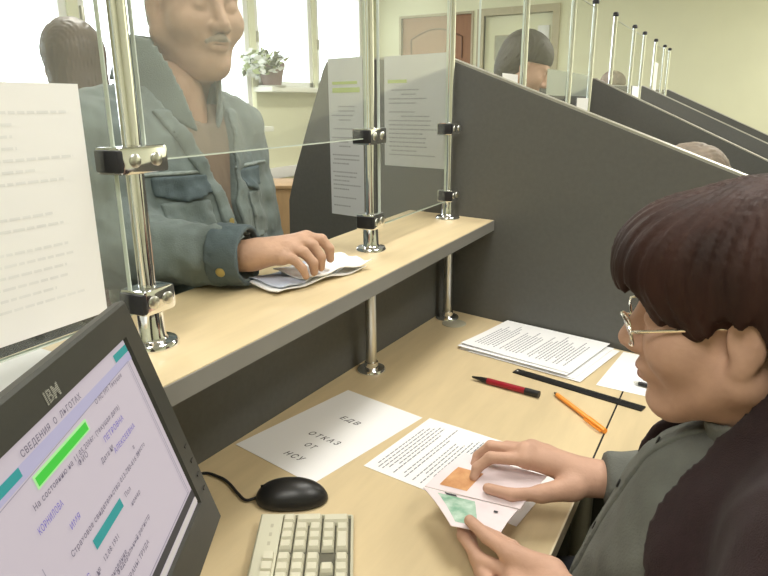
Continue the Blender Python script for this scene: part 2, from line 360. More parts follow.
def desk():
    r = thing('desk', 'beech office desk in front of the grey counter panel', 'desk', (-.45, .8, 0))
    xf, y0, yr = -.166, -.5, 1.03
    pl = lambda y: px_(y) + .0015
    e = py(-.74) - .004
    bm = bmesh.new(); prism(bm, [(pl(y0), y0), (xf, y0), (xf, py(xf) - .004), (pl(e), e)], DT - .026, DT); keepw(obj('desk_top', bm, M['wood']), r)
    bm = bmesh.new(); prism(bm, [(xf + .0035, yr), (.72, yr), (.72, py(.72) - .004), (xf + .0035, py(xf) - .005)], DT - .026, DT); keepw(obj('return_top', bm, M['wood']), r)
    bm = bmesh.new(); prism(bm, [(xf, y0), (xf + .003, y0), (xf + .003, yr), (xf, yr)], DT - .026, DT); keepw(obj('edge_band', bm, M['lightband']), r)
    bm = bmesh.new(); prism(bm, [(xf + .0004, yr), (xf + .0031, yr), (xf + .0031, py(xf) - .006), (xf + .0004, py(xf) - .006)], DT - .02, DT + .0004); keepw(obj('joint', bm, M['grille']), r)
    for (a, b) in ((-.7, -.45), (-.25, -.45), (-.25, 1.5), (.66, 1.2), (-.68, 1.5)):
        bm = bmesh.new(); tube(bm, [(a, b, 0), (a, b, DT - .026)], .025, 14); keepw(obj('leg', bm, M['alu'], None, True), r)
    bm = bmesh.new(); lathe(bm, [(.034, 0), (.034, .0015), (.031, .003), (.0, .0032)], (-.661, 1.603, DT), 28); keepw(obj('cable_grommet', bm, M['grom'], None, True), r)
desk()
def partition(k, x, y, label, slope, smax_):
    r = thing('partition', label, 'partition', (x, y, 0), 'grey partitions between the service positions')
    f = lambda u, v, w_: (x + PD.x * u + PN.x * w_, y + PD.y * u + PN.y * w_, v)
    top = [(-.705, .90), (-.70, 1.012), (-.668, 1.10), (-.625, 1.192), (-.585, 1.28), (-.54, 1.373), (-.505, 1.45), (-.488, 1.474), (-.46, 1.478), (-.02, 1.462), (smax_, 1.462 - slope * (smax_ + .02))]
    out = [(-.72, 0)] + top + [(smax_, 0)]
    bm = bmesh.new(); prism(bm, out[::-1], 0, .03, f); keepw(obj('panel', bm, M['screen']), r)
    a = top[8:]; band = a + [(u, v + .006) for u, v in a[::-1]]
    bm = bmesh.new(); prism(bm, band[::-1], .004, .026, f); keepw(obj('edge_trim', bm, M['alu']), r)
    return r
partition(0, P0.x, P0.y, 'large dark grey partition with a sloping top beside the near counter', .357, 1.35)
for k, (y, nm) in enumerate(((3.645, 'second grey partition with a sloping top, seen over the near one'), (5.43, 'third grey partition with a sloping top, behind the second'), (7.2, 'farthest grey partition with a sloping top, nearest the end wall'))):
    partition(k + 1, -.72, y, nm, .452, 1.35)
# posts under the counter
def counter_leg(x, y, label):
    r = thing('counter_leg', label, 'counter leg', (x, y, DT), 'chrome legs carrying the near counter')
    bm = bmesh.new(); tube(bm, [(0, 0, .004), (0, 0, CT - .0285 - DT)], .0125, 20); obj('tube', bm, M['satin'], r, True)
    bm = bmesh.new(); lathe(bm, [(.034, 0), (.034, .004), (.031, .008), (.017, .010), (.016, .022), (.013, .024)], (0, 0, 0), 28); obj('base_flange', bm, M['chrome'], r, True)
counter_leg(-.703, 1.205, 'short satin steel counter leg in the middle of the near desk back')
counter_leg(-.698, 1.640, 'short satin steel counter leg in the corner by the round cable cap')
counter_leg(-.700, .545, 'short satin steel counter leg hidden behind the monitor')
# glazing posts
PT = 1.82
def clamp(parent, z, ln, name):
    bm = bmesh.new(); box(bm, (-.022, -ln, z - .017), (.022, ln, z + .017), bev=.005); c = obj(name, bm, M['chrome'], parent, True)
    for s in (-.45, .45):
        bm = bmesh.new(); lathe(bm, [(.0085, 0), (.0085, .0015), (.006, .003), (.0, .003)], (0, 0, 0), 16)
        for v in bm.verts: v.co = Vector((v.co.z + .022, v.co.x + s * ln, v.co.y + z))
        obj('screw', bm, M['satin'], c, True)
    bm = bmesh.new(); box(bm, (-.018, -ln - .005, z - .0135), (.0225, -ln + .004, z + .0135), bev=.003); obj('gasket', bm, M['rubber'], c, True)
    return c
def glass_post(x, y, rot, label):
    r = thing('glazing_post', label, 'post', (x, y, CT), 'chrome posts carrying the counter glass'); r.rotation_euler.z = rot
    bm = bmesh.new(); tube(bm, [(0, 0, .006), (0, 0, PT - CT - .02)], .0112, 24); obj('tube', bm, M['chrome'], r, True)
    bm = bmesh.new(); lathe(bm, [(.034, 0), (.034, .004), (.031, .008), (.02, .010), (.0175, .014), (.0175, .048), (.0135, .05)], (0, 0, 0), 28); obj('base_flange', bm, M['chrome'], r, True)
    clamp(r, .066, .027, 'base_clamp'); clamp(r, .247, .038, 'middle_clamp')
    bm = bmesh.new(); lathe(bm, [(.0125, 0), (.016, .002), (.016, .014), (.011, .022), (0, .024)], (0, 0, PT - CT - .024), 20); obj('cap', bm, M['rubber'], r, True)
    return r
def dup(root, loc, label):
    r = root.copy(); C.objects.link(r); r.location = loc; r['label'] = label
    for ch in list(root.children):
        c = ch.copy(); C.objects.link(c); c.parent = r
        for g in ch.children:
            d = g.copy(); C.objects.link(d); d.parent = c
    return r
post0 = glass_post(-.667, .560, .036, 'tall chrome glazing post behind the monitor, nearest on the counter')
dup(post0, (-.699, 1.204, CT), 'chrome glazing post in the middle of the near counter beside the papers')
dup(post0, (-.712, 1.660, CT), 'chrome glazing post at the far end of the near counter by the partition')
far = [(2.298, 'first'), (2.966, 'second'), (3.391, 'third'), (3.922, 'first'), (4.603, 'second'), (5.06, 'third'), (5.676, 'first'), (6.286, 'second'), (6.676, 'third')]
for i, (y, o) in enumerate(far):
    dup(post0, (-.71, y, CT), '%s chrome glazing post on the %s counter along the row' % (o, ('second', 'third', 'fourth')[i // 3]))
# glass
def gx(y): return -.671 - .0363 * (y - .557)
def pane(y0, y1, z0, z1, label, m='glass'):
    bm = bmesh.new(); prism(bm, [(gx(y0) - .003, y0), (gx(y0) + .003, y0), (gx(y1) + .003, y1), (gx(y1) - .003, y1)], z0, z1)
    r = obj('glass_pane', bm, M[m]); tag(r, label, 'glass pane', 'glass panes above the counters')
    bm = bmesh.new(); e = .0018
    for a, b, c, d in ((y0 - e, y0, z0, z1), (y1, y1 + e, z0, z1), (y0, y1, z0 - e, z0), (y0, y1, z1, z1 + e)):
        prism(bm, [(gx(a) - .003, a), (gx(a) + .003, a), (gx(b) + .003, b), (gx(b) - .003, b)], c, d)
    obj('polished_edge', bm, M['gedge'], r)
pane(-.45, .534, 1.082, 1.80, 'clear glass pane left of the nearest chrome post, behind the big white sheet')
pane(.585, 1.176, 1.274, 1.80, 'clear glass pane in front of the standing man, open below')
pane(1.238, 1.632, 1.082, 1.80, 'clear glass pane at the end of the near counter in front of the two notices')
gx_m = gx
for k in range(3):
    ys_ = [far[3 * k + j][0] for j in range(3)]
    gx = lambda y: -.71
    for j in range(2):
        pane(ys_[j] + .03, ys_[j + 1] - .03, 1.09, 1.78, '%s clear glass pane of the %s counter along the row' % (('wider', 'narrower')[j], ('second', 'third', 'fourth')[k]), 'farglass')
gx = lambda y: -.71
pane(1.86, far[0][0] - .03, 1.09, 1.78, 'clear glass pane at the start of the second counter, left of its first post', 'farglass')
gx = gx_m

# ================================================================ PAPERS
def text_lines(f, u0, u1, v0, v1, n, ragged, seed, off=.0006, hgt=.4, skip=.12, mw=.11):
    rnd = random.Random(seed); bm = bmesh.new(); dv = (v1 - v0) / n
    for i in range(n):
        if rnd.random() < skip: continue
        u = u0 + (u1 - u0) * rnd.choice((0, 0, 0, .05, ragged * .5)); end = u1 - (u1 - u0) * ragged * rnd.random(); v = v0 + dv * (i + .3)
        while u < end:
            l = (u1 - u0) * rnd.uniform(.03, mw); l = min(l, end - u)
            q = [bm.verts.new(f(a, b, off)) for a, b in ((u, v), (u + l, v), (u + l, v + dv * hgt), (u, v + dv * hgt))]; bm.faces.new(q); u += l + (u1 - u0) * .012
    return bm
def sheet(name, label, o, eu, ev, W, H, m, cat='paper', thick=.0004, curl=None, nu=10, nv=12, group=None):
    eu = Vector(eu).normalized(); ev = Vector(ev); ev = (ev - eu * ev.dot(eu)).normalized(); en = eu.cross(ev)
    if en.z < -.2: en = -en
    o = Vector(o); curl = curl or (lambda u, v: 0)
    f = lambda u, v, w_: o + eu * u + ev * v + en * (w_ + curl(u / W, v / H))
    bm = bmesh.new(); g = {}
    for s in (0, 1):
        for i in range(nu + 1):
            for j in range(nv + 1): g[s, i, j] = bm.verts.new(f(W * i / nu, H * j / nv, thick * s))
        for i in range(nu):
            for j in range(nv):
                q = [g[s, i, j], g[s, i + 1, j], g[s, i + 1, j + 1], g[s, i, j + 1]]; bm.faces.new(q if s else q[::-1])
    for i in range(nu):
        bm.faces.new((g[0, i, 0], g[0, i + 1, 0], g[1, i + 1, 0], g[1, i, 0])); bm.faces.new((g[0, i, nv], g[1, i, nv], g[1, i + 1, nv], g[0, i + 1, nv]))
    for j in range(nv):
        bm.faces.new((g[0, 0, j], g[1, 0, j], g[1, 0, j + 1], g[0, 0, j + 1])); bm.faces.new((g[0, nu, j], g[0, nu, j + 1], g[1, nu, j + 1], g[1, nu, j]))
    r = obj(name, bm, m, None, True); tag(r, label, cat, group); return r, f
# sheets fixed to the glass
G0 = Vector((-.671, .557, 0)); GD = Vector((-.0363, 1, 0)).normalized()
def on_glass(s, z, dx): p = G0 + GD * s; return Vector((p.x + dx, p.y, z))
r, f = sheet('paper_sheet', 'large white sheet taped to the glass left of the nearest post', on_glass(-.32, 1.097, .0045), GD, (0, 0, 1), .256, .268, M['paper'])
obj('faint_print', text_lines(f, .03, .24, .03, .245, 18, .35, 3, -.0002 if f(0, 0, 1).x < f(0, 0, 0).x else .0006, .25, .1, .07), M['faint'], r)
def wing_sheet(s0, z0, W, H, label, seed, hl, n):
    o = P0 + PD * s0 - PN * .0006; r, f = sheet('printed_notice', label, (o.x, o.y, z0), PD, (0, 0, 1), W, H, M['notice'], 'notice')
    k = .0008 if (f(0, 0, 1) - f(0, 0, 0)).dot(PN) < 0 else -.0003
    obj('printed_text', text_lines(f, W * .08, W * .92, H * .05, H * .72, n, .5, seed, k, .3, .25, .08), M['paleink'], r)
    bm = bmesh.new()
    for (a, b, c, d) in hl: bm.faces.new([bm.verts.new(f(W * u, H * v, k * 1.2)) for u, v in ((a, b), (c, b), (c, d), (a, d))])
    obj('green_highlight', bm, M['hi'], r)
wing_sheet(-.482, .985, .150, .498, 'long narrow notice with green lines hanging on the grey partition left of the middle post', 5, ((.12, .79, .92, .82), (.12, .84, .85, .858)), 24)
wing_sheet(-.244, 1.160, .228, .318, 'wider printed notice hanging on the grey partition between the middle and end posts', 8, ((.06, .76, .38, .79),), 17)
r, f = sheet('printed_notice', 'pale bluish sheet fixed to the glass of the second counter', (-.714, 2.62, 1.372), (0, 1, 0), (0, 0, 1), .74, .10, M['film'], 'notice')
r, f = sheet('paper_sheet', 'small white card standing on the glass of the second counter', (-.705, 2.06, 1.33), (0, 1, 0), (0, 0, 1), .16, .105, M['paper'])
r, f = sheet('paper_sheet', 'white slip on the far end of the second counter glass', (-.705, 3.12, 1.27), (0, 1, 0), (0, 0, 1), .24, .095, M['paper'])
r, f = sheet('paper_sheet', 'tall white slip on the glass of the fourth counter', (-.705, 5.70, 1.42), (0, 1, 0), (0, 0, 1), .22, .23, M['paper'])
r, f = sheet('paper_sheet', 'white slip at the top of the third counter glass', (-.705, 4.70, 1.36), (0, 1, 0), (0, 0, 1), .3, .09, M['paper'])
# left end of the counter: a blank sheet
r, f = sheet('paper_sheet', 'blank white sheet lying on the counter behind the monitor', (-.793, .255, CT + .0006), (0.0, 1, 0), (1, 0, 0), .222, .19, M['paper'])
# the big notice on the desk
LETTERS = (('ЕДВ', -.6396, .9647, -.5914, .9554), ('ОТКАЗ', -.6589, .8836, -.5844, .8731), ('ОТ', -.6404, .8451, -.615, .8407), ('НСУ', -.6553, .8035, -.6102, .7973))
e_r = Vector((.200, -.040, 0)); e_up = Vector((.024, .30, 0))
r, f = sheet('paper_sheet', 'white sheet with four large letter lines lying by the counter panel', (-.752, .789, DT + .0006), e_r, e_up, .203, .302, M['paper'])
mes = []
for st, x0, y0, x1, y1 in LETTERS:
    d = Vector((x1 - x0, y1 - y0, 0)); me = text_mesh(st, .0185, Matrix.Identity(4), bold=.0002, shear=.25, space=1.45); wd = max(v.co.x for v in me.vertices)
    me.transform(frame_mtx((x0, y0, DT + .0014), d, Vector((-d.y, d.x, 0))) @ Matrix.Diagonal((d.length / wd, 1, 1, 1))); mes.append(me)
join_meshes('printed_text', mes, M['ink'], r)
# form under the booklet
e_r = Vector((.150, -.019, 0)); e_up = Vector((.029, .216, 0))
r, f = sheet('printed_form', "printed white form lying under the clerk's hands", (-.507, .838, DT + .0006), e_r, e_up, .285, .214, M['paper'], 'form')
bm = text_lines(lambda u, v, w_: f(v, u, w_), .012, .205, .012, .16, 19, .3, 21, .0008, .30, .1, .07); obj('printed_text', bm, M['midink'], r)
# stack by the partition
cn = (Vector((-.573, 1.439, 0)), Vector((-.276, 1.381, 0)), Vector((-.572, 1.694, 0)))
for i in range(7):
    a = (random.uniform(-.006, .012), random.uniform(-.012, .0)) if i < 6 else (0, 0)
    if i == 1: a = (.028, -.020)
    if i == 2: a = (.012, -.012)
    r, f = sheet('paper_sheet', ('printed sheet on top of the stack by the partition' if i == 6 else 'bottom sheet of the stack by the partition' if i == 0 else ('', 'second', 'third', 'fourth', 'fifth', 'sixth')[i] + ' sheet from the bottom of the stack by the partition'),
                 Vector((-.573 + a[0], 1.437 + a[1], DT + .0006 + .0016 * i)), cn[1] - cn[0], cn[2] - cn[0], .295, .24, M['paper'], 'paper', .0006,
                 (lambda u, v: .004 * (1 - v) ** 3 * (1 - u) ** 2) if i == 6 else None, group='stacked papers by the partition')
    if i == 6: obj('printed_text', text_lines(lambda u, v, w_: f(v, u, w_), .03, .22, .02, .27, 28, .35, 33, .0009, .34, .1, .06), M['midink'], r)
# papers at the right
r, f = sheet('paper_sheet', "white sheet lying behind the ruler near the clerk's face", (-.222, 1.365, DT + .0006), (.25, -.022, 0), (0.012, .25, 0), .225, .235, M['paper'])
r, f = sheet('paper_sheet', 'smaller printed slip lying on the white sheet behind the ruler', (-.150, 1.412, DT + .0013), (.25, -.05, 0), (0.06, .20, 0), .16, .125, M['paper'])
obj('printed_text', text_lines(f, .01, .15, .012, .115, 9, .3, 41, .0008, .3, .1), M['midink'], r)
# the folded papers under the man's hand
def crumple(u, v): return .004 * math.sin(7 * u + 2) * math.sin(5 * v + 1) + .003 * math.sin(13 * u * v + 1)
for i, (o, a, W, H, m, lab) in enumerate((((-.752, .838, CT + .006), .34, .225, .095, 'paper', 'crumpled white paper lowest under the standing man\'s hand'),
                                       ((-.740, .842, CT + .0115), .22, .16, .085, 'paperblue', 'bluish folded paper at the cuff under the standing man\'s hand'),
                                       ((-.728, .895, CT + .0165), .34, .180, .085, 'paper', 'topmost white folded paper gripped by the standing man'))):
    eu = Vector((math.sin(a) * .55, math.cos(a), 0)).normalized(); ev = Vector((eu.y, -eu.x, 0))
    sheet('folded_paper', lab, o, eu, ev, W, H, M[m], 'paper', .002, crumple, 14, 8, group="papers under the man's hand")

# ================================================================ DESK OBJECTS
# monitor: u runs from the far top corner back along the top edge, v runs down the face
MQ = Vector((-.537, .421, 1.150)); MH = Vector((.507, -.862, 0)).normalized(); MV = Vector((.252, .148, -.956)).normalized(); MN = MH.cross(MV)
if MN.x < 0: MN = -MN
mon = thing('computer_monitor', 'black flat computer monitor with a text screen on the left of the desk', 'monitor', (-.50, .22, DT))
mf = lambda u, v, w_: MQ + MH * u + MV * v + MN * w_
MW, MHt = .345, .272
SU0, SU1, SV0, SV1 = .0335, .322, .0325, .2275
bm = bmesh.new()
def ring4(a, w_): return [bm.verts.new(mf(u, v, w_)) for u, v in a]
def rect(u0, v0, u1, v1): return [(u0, v0), (u1, v0), (u1, v1), (u0, v1)]
loops = [ring4(rect(.045, .045, MW - .045, MHt - .03), -.046), ring4(rect(0, 0, MW, MHt), -.013), ring4(rect(0, 0, MW, MHt), -.003), ring4(rect(.003, .003, MW - .003, MHt - .003), 0), ring4(rect(SU0 - .002, SV0 - .002, SU1 + .002, SV1 + .002), 0), ring4(rect(SU0, SV0, SU1, SV1), -.004)]
bm.faces.new(loops[0])
for a, b in zip(loops, loops[1:]):
    for k in range(4): bm.faces.new((a[k], a[(k + 1) % 4], b[(k + 1) % 4], b[k]))
bm.faces.new(loops[-1]); keepw(obj('housing', bm, M['bezel']), mon)
def smat(name, col, e):
    m = mat(name, tuple(c * .32 for c in col[:3]) + (1,), .6); b = m.node_tree.nodes['Principled BSDF']; b.inputs['Emission Color'].default_value = col; b.inputs['Emission Strength'].default_value = e; return m
E_ = .62
scr_bg = smat('screen_lavender_white', srgb(200, 190, 200), E_)
SM = {'hdr': smat('screen_header', srgb(178, 174, 204), E_), 'teal': smat('screen_teal', srgb(40, 150, 150), E_), 'green': smat('screen_green', srgb(60, 200, 60), E_), 'pale': smat('screen_pale_green', srgb(175, 235, 160), E_), 'txt': smat('screen_text', srgb(112, 104, 122), E_), 'pur': smat('screen_purple', srgb(124, 112, 190), E_), 'dark': smat('screen_dark', srgb(60, 58, 60), E_), 'line': smat('screen_line', srgb(150, 144, 160), E_), 'sh': smat('screen_shade', srgb(206, 200, 196), E_)}
def patch(name, m, quads, w_, parent):
    b = bmesh.new()
    for q in quads: b.faces.new([b.verts.new(mf(u, v, w_)) for u, v in q])
    return obj(name, b, m, parent)
bm = bmesh.new(); bm.faces.new([bm.verts.new(mf(u, v, -.0035)) for u, v in rect(SU0 - .001, SV0 - .001, SU1 + .001, SV1 + .001)])
scr = keepw(obj('display', bm, scr_bg), mon)
scr_parts = []
def sp(name, m, quads, w_=-.003): return patch(name, SM[m], quads, w_, scr)
sp('title_strip', 'hdr', [[(SU0, .0445), (SU1, .0455), (SU1, .0575), (SU0, .0525)]])
sp('title_box', 'teal', [rect(.035, .0365, .066, .0440)], -.0027); sp('title_box', 'teal', [rect(.245, .0455, .29, .0525)], -.0027)
sp('frame_line', 'line', [[(.044, .0515), (SU1, .0590), (SU1, .0596), (.044, .0521)], rect(.0425, .052, .0435, .207), rect(.046, .052, .0466, .207), rect(.043, .2065, SU1, .2075), rect(.27, .11, .2708, .2065)], -.0027)
sp('green_bar', 'pale', [rect(.151, .0585, .238, .0690)], -.0027)
sp('green_field', 'green', [rect(.153, .0605, .236, .0675)], -.0024)
sp('teal_field', 'teal', [rect(.1565, .1335, .2125, .1420), ], -.0027)
sp('task_bar', 'dark', [rect(SU0, .2095, SU1, .2185)], -.0027)
sp('task_strip', 'sh', [rect(SU0, .2195, SU1, .2255)], -.0027)
def stext(name, m, s, u, v, size, sx=1.):          # u,v: start of the base line; lines run towards small u
    mt = frame_mtx(mf(u, v, -.0021), -MH, -MV) @ Matrix.Diagonal((sx, 1, 1, 1))
    return text_mesh(s, size, mt, bold=size * .012, space=1.15)
T = [('СВЕДЕНИЯ  О  ЛЬГОТАХ', .238, .0428, .0070), ('На состоянию на 11.05.2006г. (текущая дата)', .2515, .0775, .0064), ('ФИО', .186, .0830, .0066), ('Дата №', .158, .099, .0062), ('Страховое свидетельство 013-780-616 53', .2405, .1262, .0064), ('в', .105, .117, .006), ('место', .103, .125, .006),
     ('Пол', .149, .139, .006), ('номер', .146, .150, .006), ('12.08.1931', .212, .1545, .006), ('№', .226, .156, .006), ('Наименование', .232, .170, .0062), ('Федеральный регистр', .205, .174, .0062), ('ВЕТЕРАНЫ ТРУДА', .21, .188, .0062)]
for t in T: link('screen_text', stext('', '', *t), SM['txt'], scr)
T2 = [('КОРНИЛОВА', .258, .0925, .0072, .7), ('ИМЯ', .228, .1115, .0066), ('ПЕТРОВНА', .1405, .0885, .0072), ('АЛЕКСЕЕВНА', .134, .1035, .0066), ('СТАТУС', .262, .150, .0066)]
for t in T2: link('screen_name', stext('', '', *t), SM['pur'], scr)
join_meshes('title_letters', [stext('', '', *t) for t in (('О НС МП Текущее', .128, .0575, .006),)], SM['txt'], scr)
# maker's letters on the bezel, cut into stripes
lg = text_mesh('IBM', .0145, frame_mtx(mf(.1915, .0262, .0006), -MH, -MV), bold=.0004)
lo_ = bpy.data.meshes.new('maker_logo'); bm = bmesh.new(); bm.from_mesh(lg)
for k in range(7):
    for s in (0, 1):
        bmesh.ops.bisect_plane(bm, geom=bm.verts[:] + bm.edges[:] + bm.faces[:], plane_co=mf(0, .0262 - .0105 * (k + 1 - .3 * s) / 7.3, 0), plane_no=MV)
kill = [fc for fc in bm.faces if ((.0262 - (fc.calc_center_median() - MQ).dot(MV)) / .0105 * 7.3) % 1 > .7]
bmesh.ops.delete(bm, geom=kill, context='FACES'); bm.to_mesh(lo_); bm.free()
keepw(link('maker_logo', lo_, mat('logo_silver', srgb(150, 150, 140), .4, var=.03)), mon)
bm = bmesh.new()
for k in range(4): box(bm, (-.0035, -.0012, -.0005), (.0035, .0012, .0008), frame_mtx(mf(.012, .17 + .018 * k, 0), MH, MV))
keepw(obj('menu_buttons', bm, M['black']), mon)
cpos = mf(MW / 2, MHt * .62, -.05)
bm = bmesh.new(); ft = Vector((cpos.x - .02, cpos.y - .012, DT + .016))
tube(bm, [cpos + MN * .012, cpos - MN * .02, Vector((cpos.x - .03, cpos.y - .018, cpos.z - .06)), ft], .024, 16); keepw(obj('stand_neck', bm, M['bezel'], None, True), mon)
bm = bmesh.new(); lathe(bm, [(.092, 0), (.095, .006), (.085, .014), (.03, .02), (0, .02)], (ft.x, ft.y, DT), 32); keepw(obj('stand_foot', bm, M['bezel'], None, True), mon)
# keyboard
ku = Vector((.855, .519, 0)).normalized(); kl = Vector((ku.y, -ku.x, 0)); K0 = Vector((-.557, .626, DT))
kb = thing('keyboard', 'beige computer keyboard running out of the picture below the black mouse', 'keyboard', K0)
KW, KL = .136, .44
kf = lambda u, v, w_: ku * u + kl * v + Vector((0, 0, w_ + .006 * (1 - u / KW)))
kbox = lambda b, u0, v0, u1, v1, z0, z1, t=0.: [b.faces.new(q) for q in (lambda a, c: [a[::-1], c] + [(a[i], a[(i + 1) % 4], c[(i + 1) % 4], c[i]) for i in range(4)])([b.verts.new(kf(*p, z0)) for p in rect(u0, v0, u1, v1)], [b.verts.new(kf(*p, z1)) for p in rect(u0 + t, v0 + t, u1 - t, v1 - t)])]
bm = bmesh.new(); a = rect(0, 0, KW, KL)
L = [[bm.verts.new(kf(*p, z)) for p in rect(i, i, KW - i, KL - i)] for i, z in ((.003, .0004), (0, .003), (0, .013), (.003, .0165))]
well = [[bm.verts.new(kf(*p, z)) for p in rect(u0, v0, u1, v1)] for u0, v0, u1, v1, z in ((.0335, .0055, .1325, .425, .0165), (.0335, .0055, .1325, .425, .011))]
bm.faces.new(L[0][::-1])
for p, q in list(zip(L, L[1:])) + [(L[-1], well[0]), (well[0], well[1])]:
    for i in range(4): bm.faces.new((p[i], p[(i + 1) % 4], q[(i + 1) % 4], q[i]))
bm.faces.new(well[1]); obj('case', bm, M['kbd'], kb)
bm = bmesh.new(); bm.faces.new([bm.verts.new(kf(*p, .0114)) for p in rect(.0336, .0056, .1324, .4249)]); obj('key_well', bm, M['kdark'], kb)
PK = .0193; keyme = {}
def key(i, j, di=1, dj=1, gap=0.):
    u, v = .0345 + PK * i, .007 + PK * j + gap
    k = (di, dj)
    if k not in keyme:
        b = bmesh.new(); W_, H_ = PK * di - .002, PK * dj - .002
        A_ = [[b.verts.new(ku * p + kl * q + Vector((0, 0, z))) for p, q in rect(t, t, W_ - t, H_ - t)] for t, z in ((0, 0), (.0006, .005), (.0026, .0095))]
        b.faces.new(A_[0][::-1]); b.faces.new(A_[2])
        for p, q in zip(A_, A_[1:]):
            for n in range(4): b.faces.new((p[n], p[(n + 1) % 4], q[(n + 1) % 4], q[n]))
        me = bpy.data.meshes.new('key'); bmesh.ops.recalc_face_normals(b, faces=b.faces); b.to_mesh(me); b.free(); me.materials.append(M['key']); keyme[k] = me
    o = bpy.data.objects.new('key', keyme[k]); C.objects.link(o); o.parent = kb; o.location = kf(u, v, .0118); return o
for a in ((0, 0), (1, 0, 2), (3, 0, 2), (0, 1), (1, 1), (2, 1), (3, 1), (4, 1), (0, 2), (1, 2), (2, 2), (3, 2), (4, 2, 1, 2), (0, 3), (1, 3), (2, 3), (3, 3)): key(*a)
for j in (4, 5, 6):
    for i in (0, 1, 2, 3, 4):
        if i == 3 and j != 5: continue
        key(i, j, gap=.006)
bm = bmesh.new()
for j in range(14):
    for i in range(5):
        u, v = .0345 + PK * i, .007 + PK * (j + 7) + .012
        kbox(bm, u, v, u + PK - .002, v + PK - .002, .0118, .0213, .0018)
o = obj('main_keys', bm, M['key'], kb); o['kind'] = 'stuff'
bm = bmesh.new()
for j in range(7, 20): kbox(bm, .010, .007 + PK * j, .024, .007 + PK * j + .016, .0165, .022, .0012)
for j in (4, 5, 6): kbox(bm, .016, .013 + PK * j, .031, .013 + PK * j + .0165, .0165, .022, .0012)
obj('function_keys', bm, M['key'], kb)['kind'] = 'stuff'
bm = bmesh.new()
for j in (1, 2, 3): bm.faces.new([bm.verts.new(kf(*p, .01675)) for p in rect(.018, .007 + PK * j, .022, .015 + PK * j)])
obj('lock_lights', bm, M['grom'], kb)
# mouse
mo = Vector((-.556, .697, DT)); mu = Vector((.882, .471, 0)).normalized(); mv_ = Vector((-mu.y, mu.x, 0))
ms = thing('computer_mouse', 'black computer mouse between the lettered white sheet and the keyboard', 'mouse', mo)
def mouse_f(p):
    d = ell(p, (.004, 0, .004), (.058, .0315, .034)); d = smin(d, ell(p, (-.022, 0, .006), (.036, .029, .024)), .012)
    return smax(d, .0015 - p[:, 2], .004)
mm = Matrix(((mu.x * .94, mv_.x, 0, 0), (mu.y * .94, mv_.y, 0, 0), (0, 0, 1, 0), (0, 0, 0, 1)))
smesh('shell', [(mouse_f, (-.07, -.045, -.005), (.075, .045, .05), .0022)], M['black'], ms, mm)
bm = bmesh.new(); box(bm, (-.050, -.0007, .012), (-.018, .0007, .0285)); [setattr(v, 'co', mm @ v.co) for v in bm.verts]; obj('button_gap', bm, M['grille'], ms)
bm = bmesh.new(); tube(bm, [mm @ Vector((-.034, -.0035, .0195)), mm @ Vector((-.034, .0035, .0195))], .009, 16); obj('scroll_wheel', bm, M['rubber'], ms, True)
bm = bmesh.new(); tube(bm, smooth_path([mm @ Vector((-.054, 0, .008)), mm @ Vector((-.075, -.004, .004)), Vector((-.640, .668, .744)) - mo + Vector((0, 0, DT)) * 0, Vector((-.672, .683, .744)) - mo, Vector((-.700, .690, .7435)) - mo, Vector((-.735, .683, .7435)) - mo, Vector((-.752, .62, .7435)) - mo, Vector((-.752, .45, .7435)) - mo]), .0024, 8)
obj('cable', bm, M['rubber'], ms, True)
# ruler
ru = Vector((.288, -.067, 0)).normalized(); rv = Vector((-ru.y, ru.x, 0)); R0 = Vector((-.403, 1.356, DT))
r = tag(boxo('ruler', (0, -.0125, 0), (.298, .0125, .0028), M['black'], None, None, .0008), 'flat black ruler lying in front of the stacked papers', 'ruler')
r.matrix_world = frame_mtx(R0 + Vector((0, 0, .0006)), ru, rv)
bm = bmesh.new()
for k in range(30): box(bm, (.004 + .0098 * k, .003 if k % 5 else .0005, .00281), (.0044 + .0098 * k, .0118, .0029))
obj('ruler_marks', bm, M['band'], r)
bm = bmesh.new(); lathe(bm, [(.0022, 0), (.0022, .0001)], (.006, 0, .0028), 12); obj('hanging_hole', bm, M['white'], r)
# pens
def stick(name, label, a, b, parts, cat='pen'):
    a, b = Vector(a), Vector(b); ax = (b - a).normalized(); r = thing(name, label, cat, (a + b) / 2)
    for nm, t0, t1, r0, r1, m in parts:
        bm = bmesh.new(); L_ = (b - a).length; n = 6
        tube(bm, [a + ax * L_ * (t0 + (t1 - t0) * k / n) - r.location for k in range(n + 1)], r0, 14, True, [r0 + (r1 - r0) * k / n for k in range(n + 1)]); obj(nm, bm, M[m], r, True)
    return r, a, ax
stick('red_pen', 'dark red pen with black ends lying left of the ruler', (-.474, 1.264, DT + .0077), (-.315, 1.244, DT + .0077), (('tip', 0, .13, .002, .005, 'black'), ('grip', .13, .24, .005, .0065, 'black'), ('barrel', .24, .80, .0068, .007, 'red'), ('end_cap', .80, 1, .0075, .0075, 'black')))
r, a, ax = stick('orange_pen', 'orange ballpoint pen lying between the ruler and the desk joint', (-.290, 1.272, DT + .0058), (-.163, 1.150, DT + .0058), (('tip', 0, .06, .0015, .0045, 'rubber'), ('barrel', .06, .70, .0048, .0048, 'orange'), ('cap', .70, 1, .0057, .0052, 'orange')))
bm = bmesh.new(); sd = ax.cross(Vector((0, 0, 1))); p1 = a + ax * .122 - r.location
tube(bm, [p1 + sd * .004, p1 + sd * .010, p1 + sd * .010 + ax * .035, p1 + sd * .009 + ax * .052], .0014, 8); obj('clip', bm, M['orange'], r, True)
stick('dark_pen', 'thin dark pen lying on the slip behind the ruler', (-.150, 1.407, DT + .0066), (-.010, 1.372, DT + .0066), (('barrel', .08, 1, .0042, .0042, 'black'), ('tip', 0, .08, .001, .0042, 'satin')))

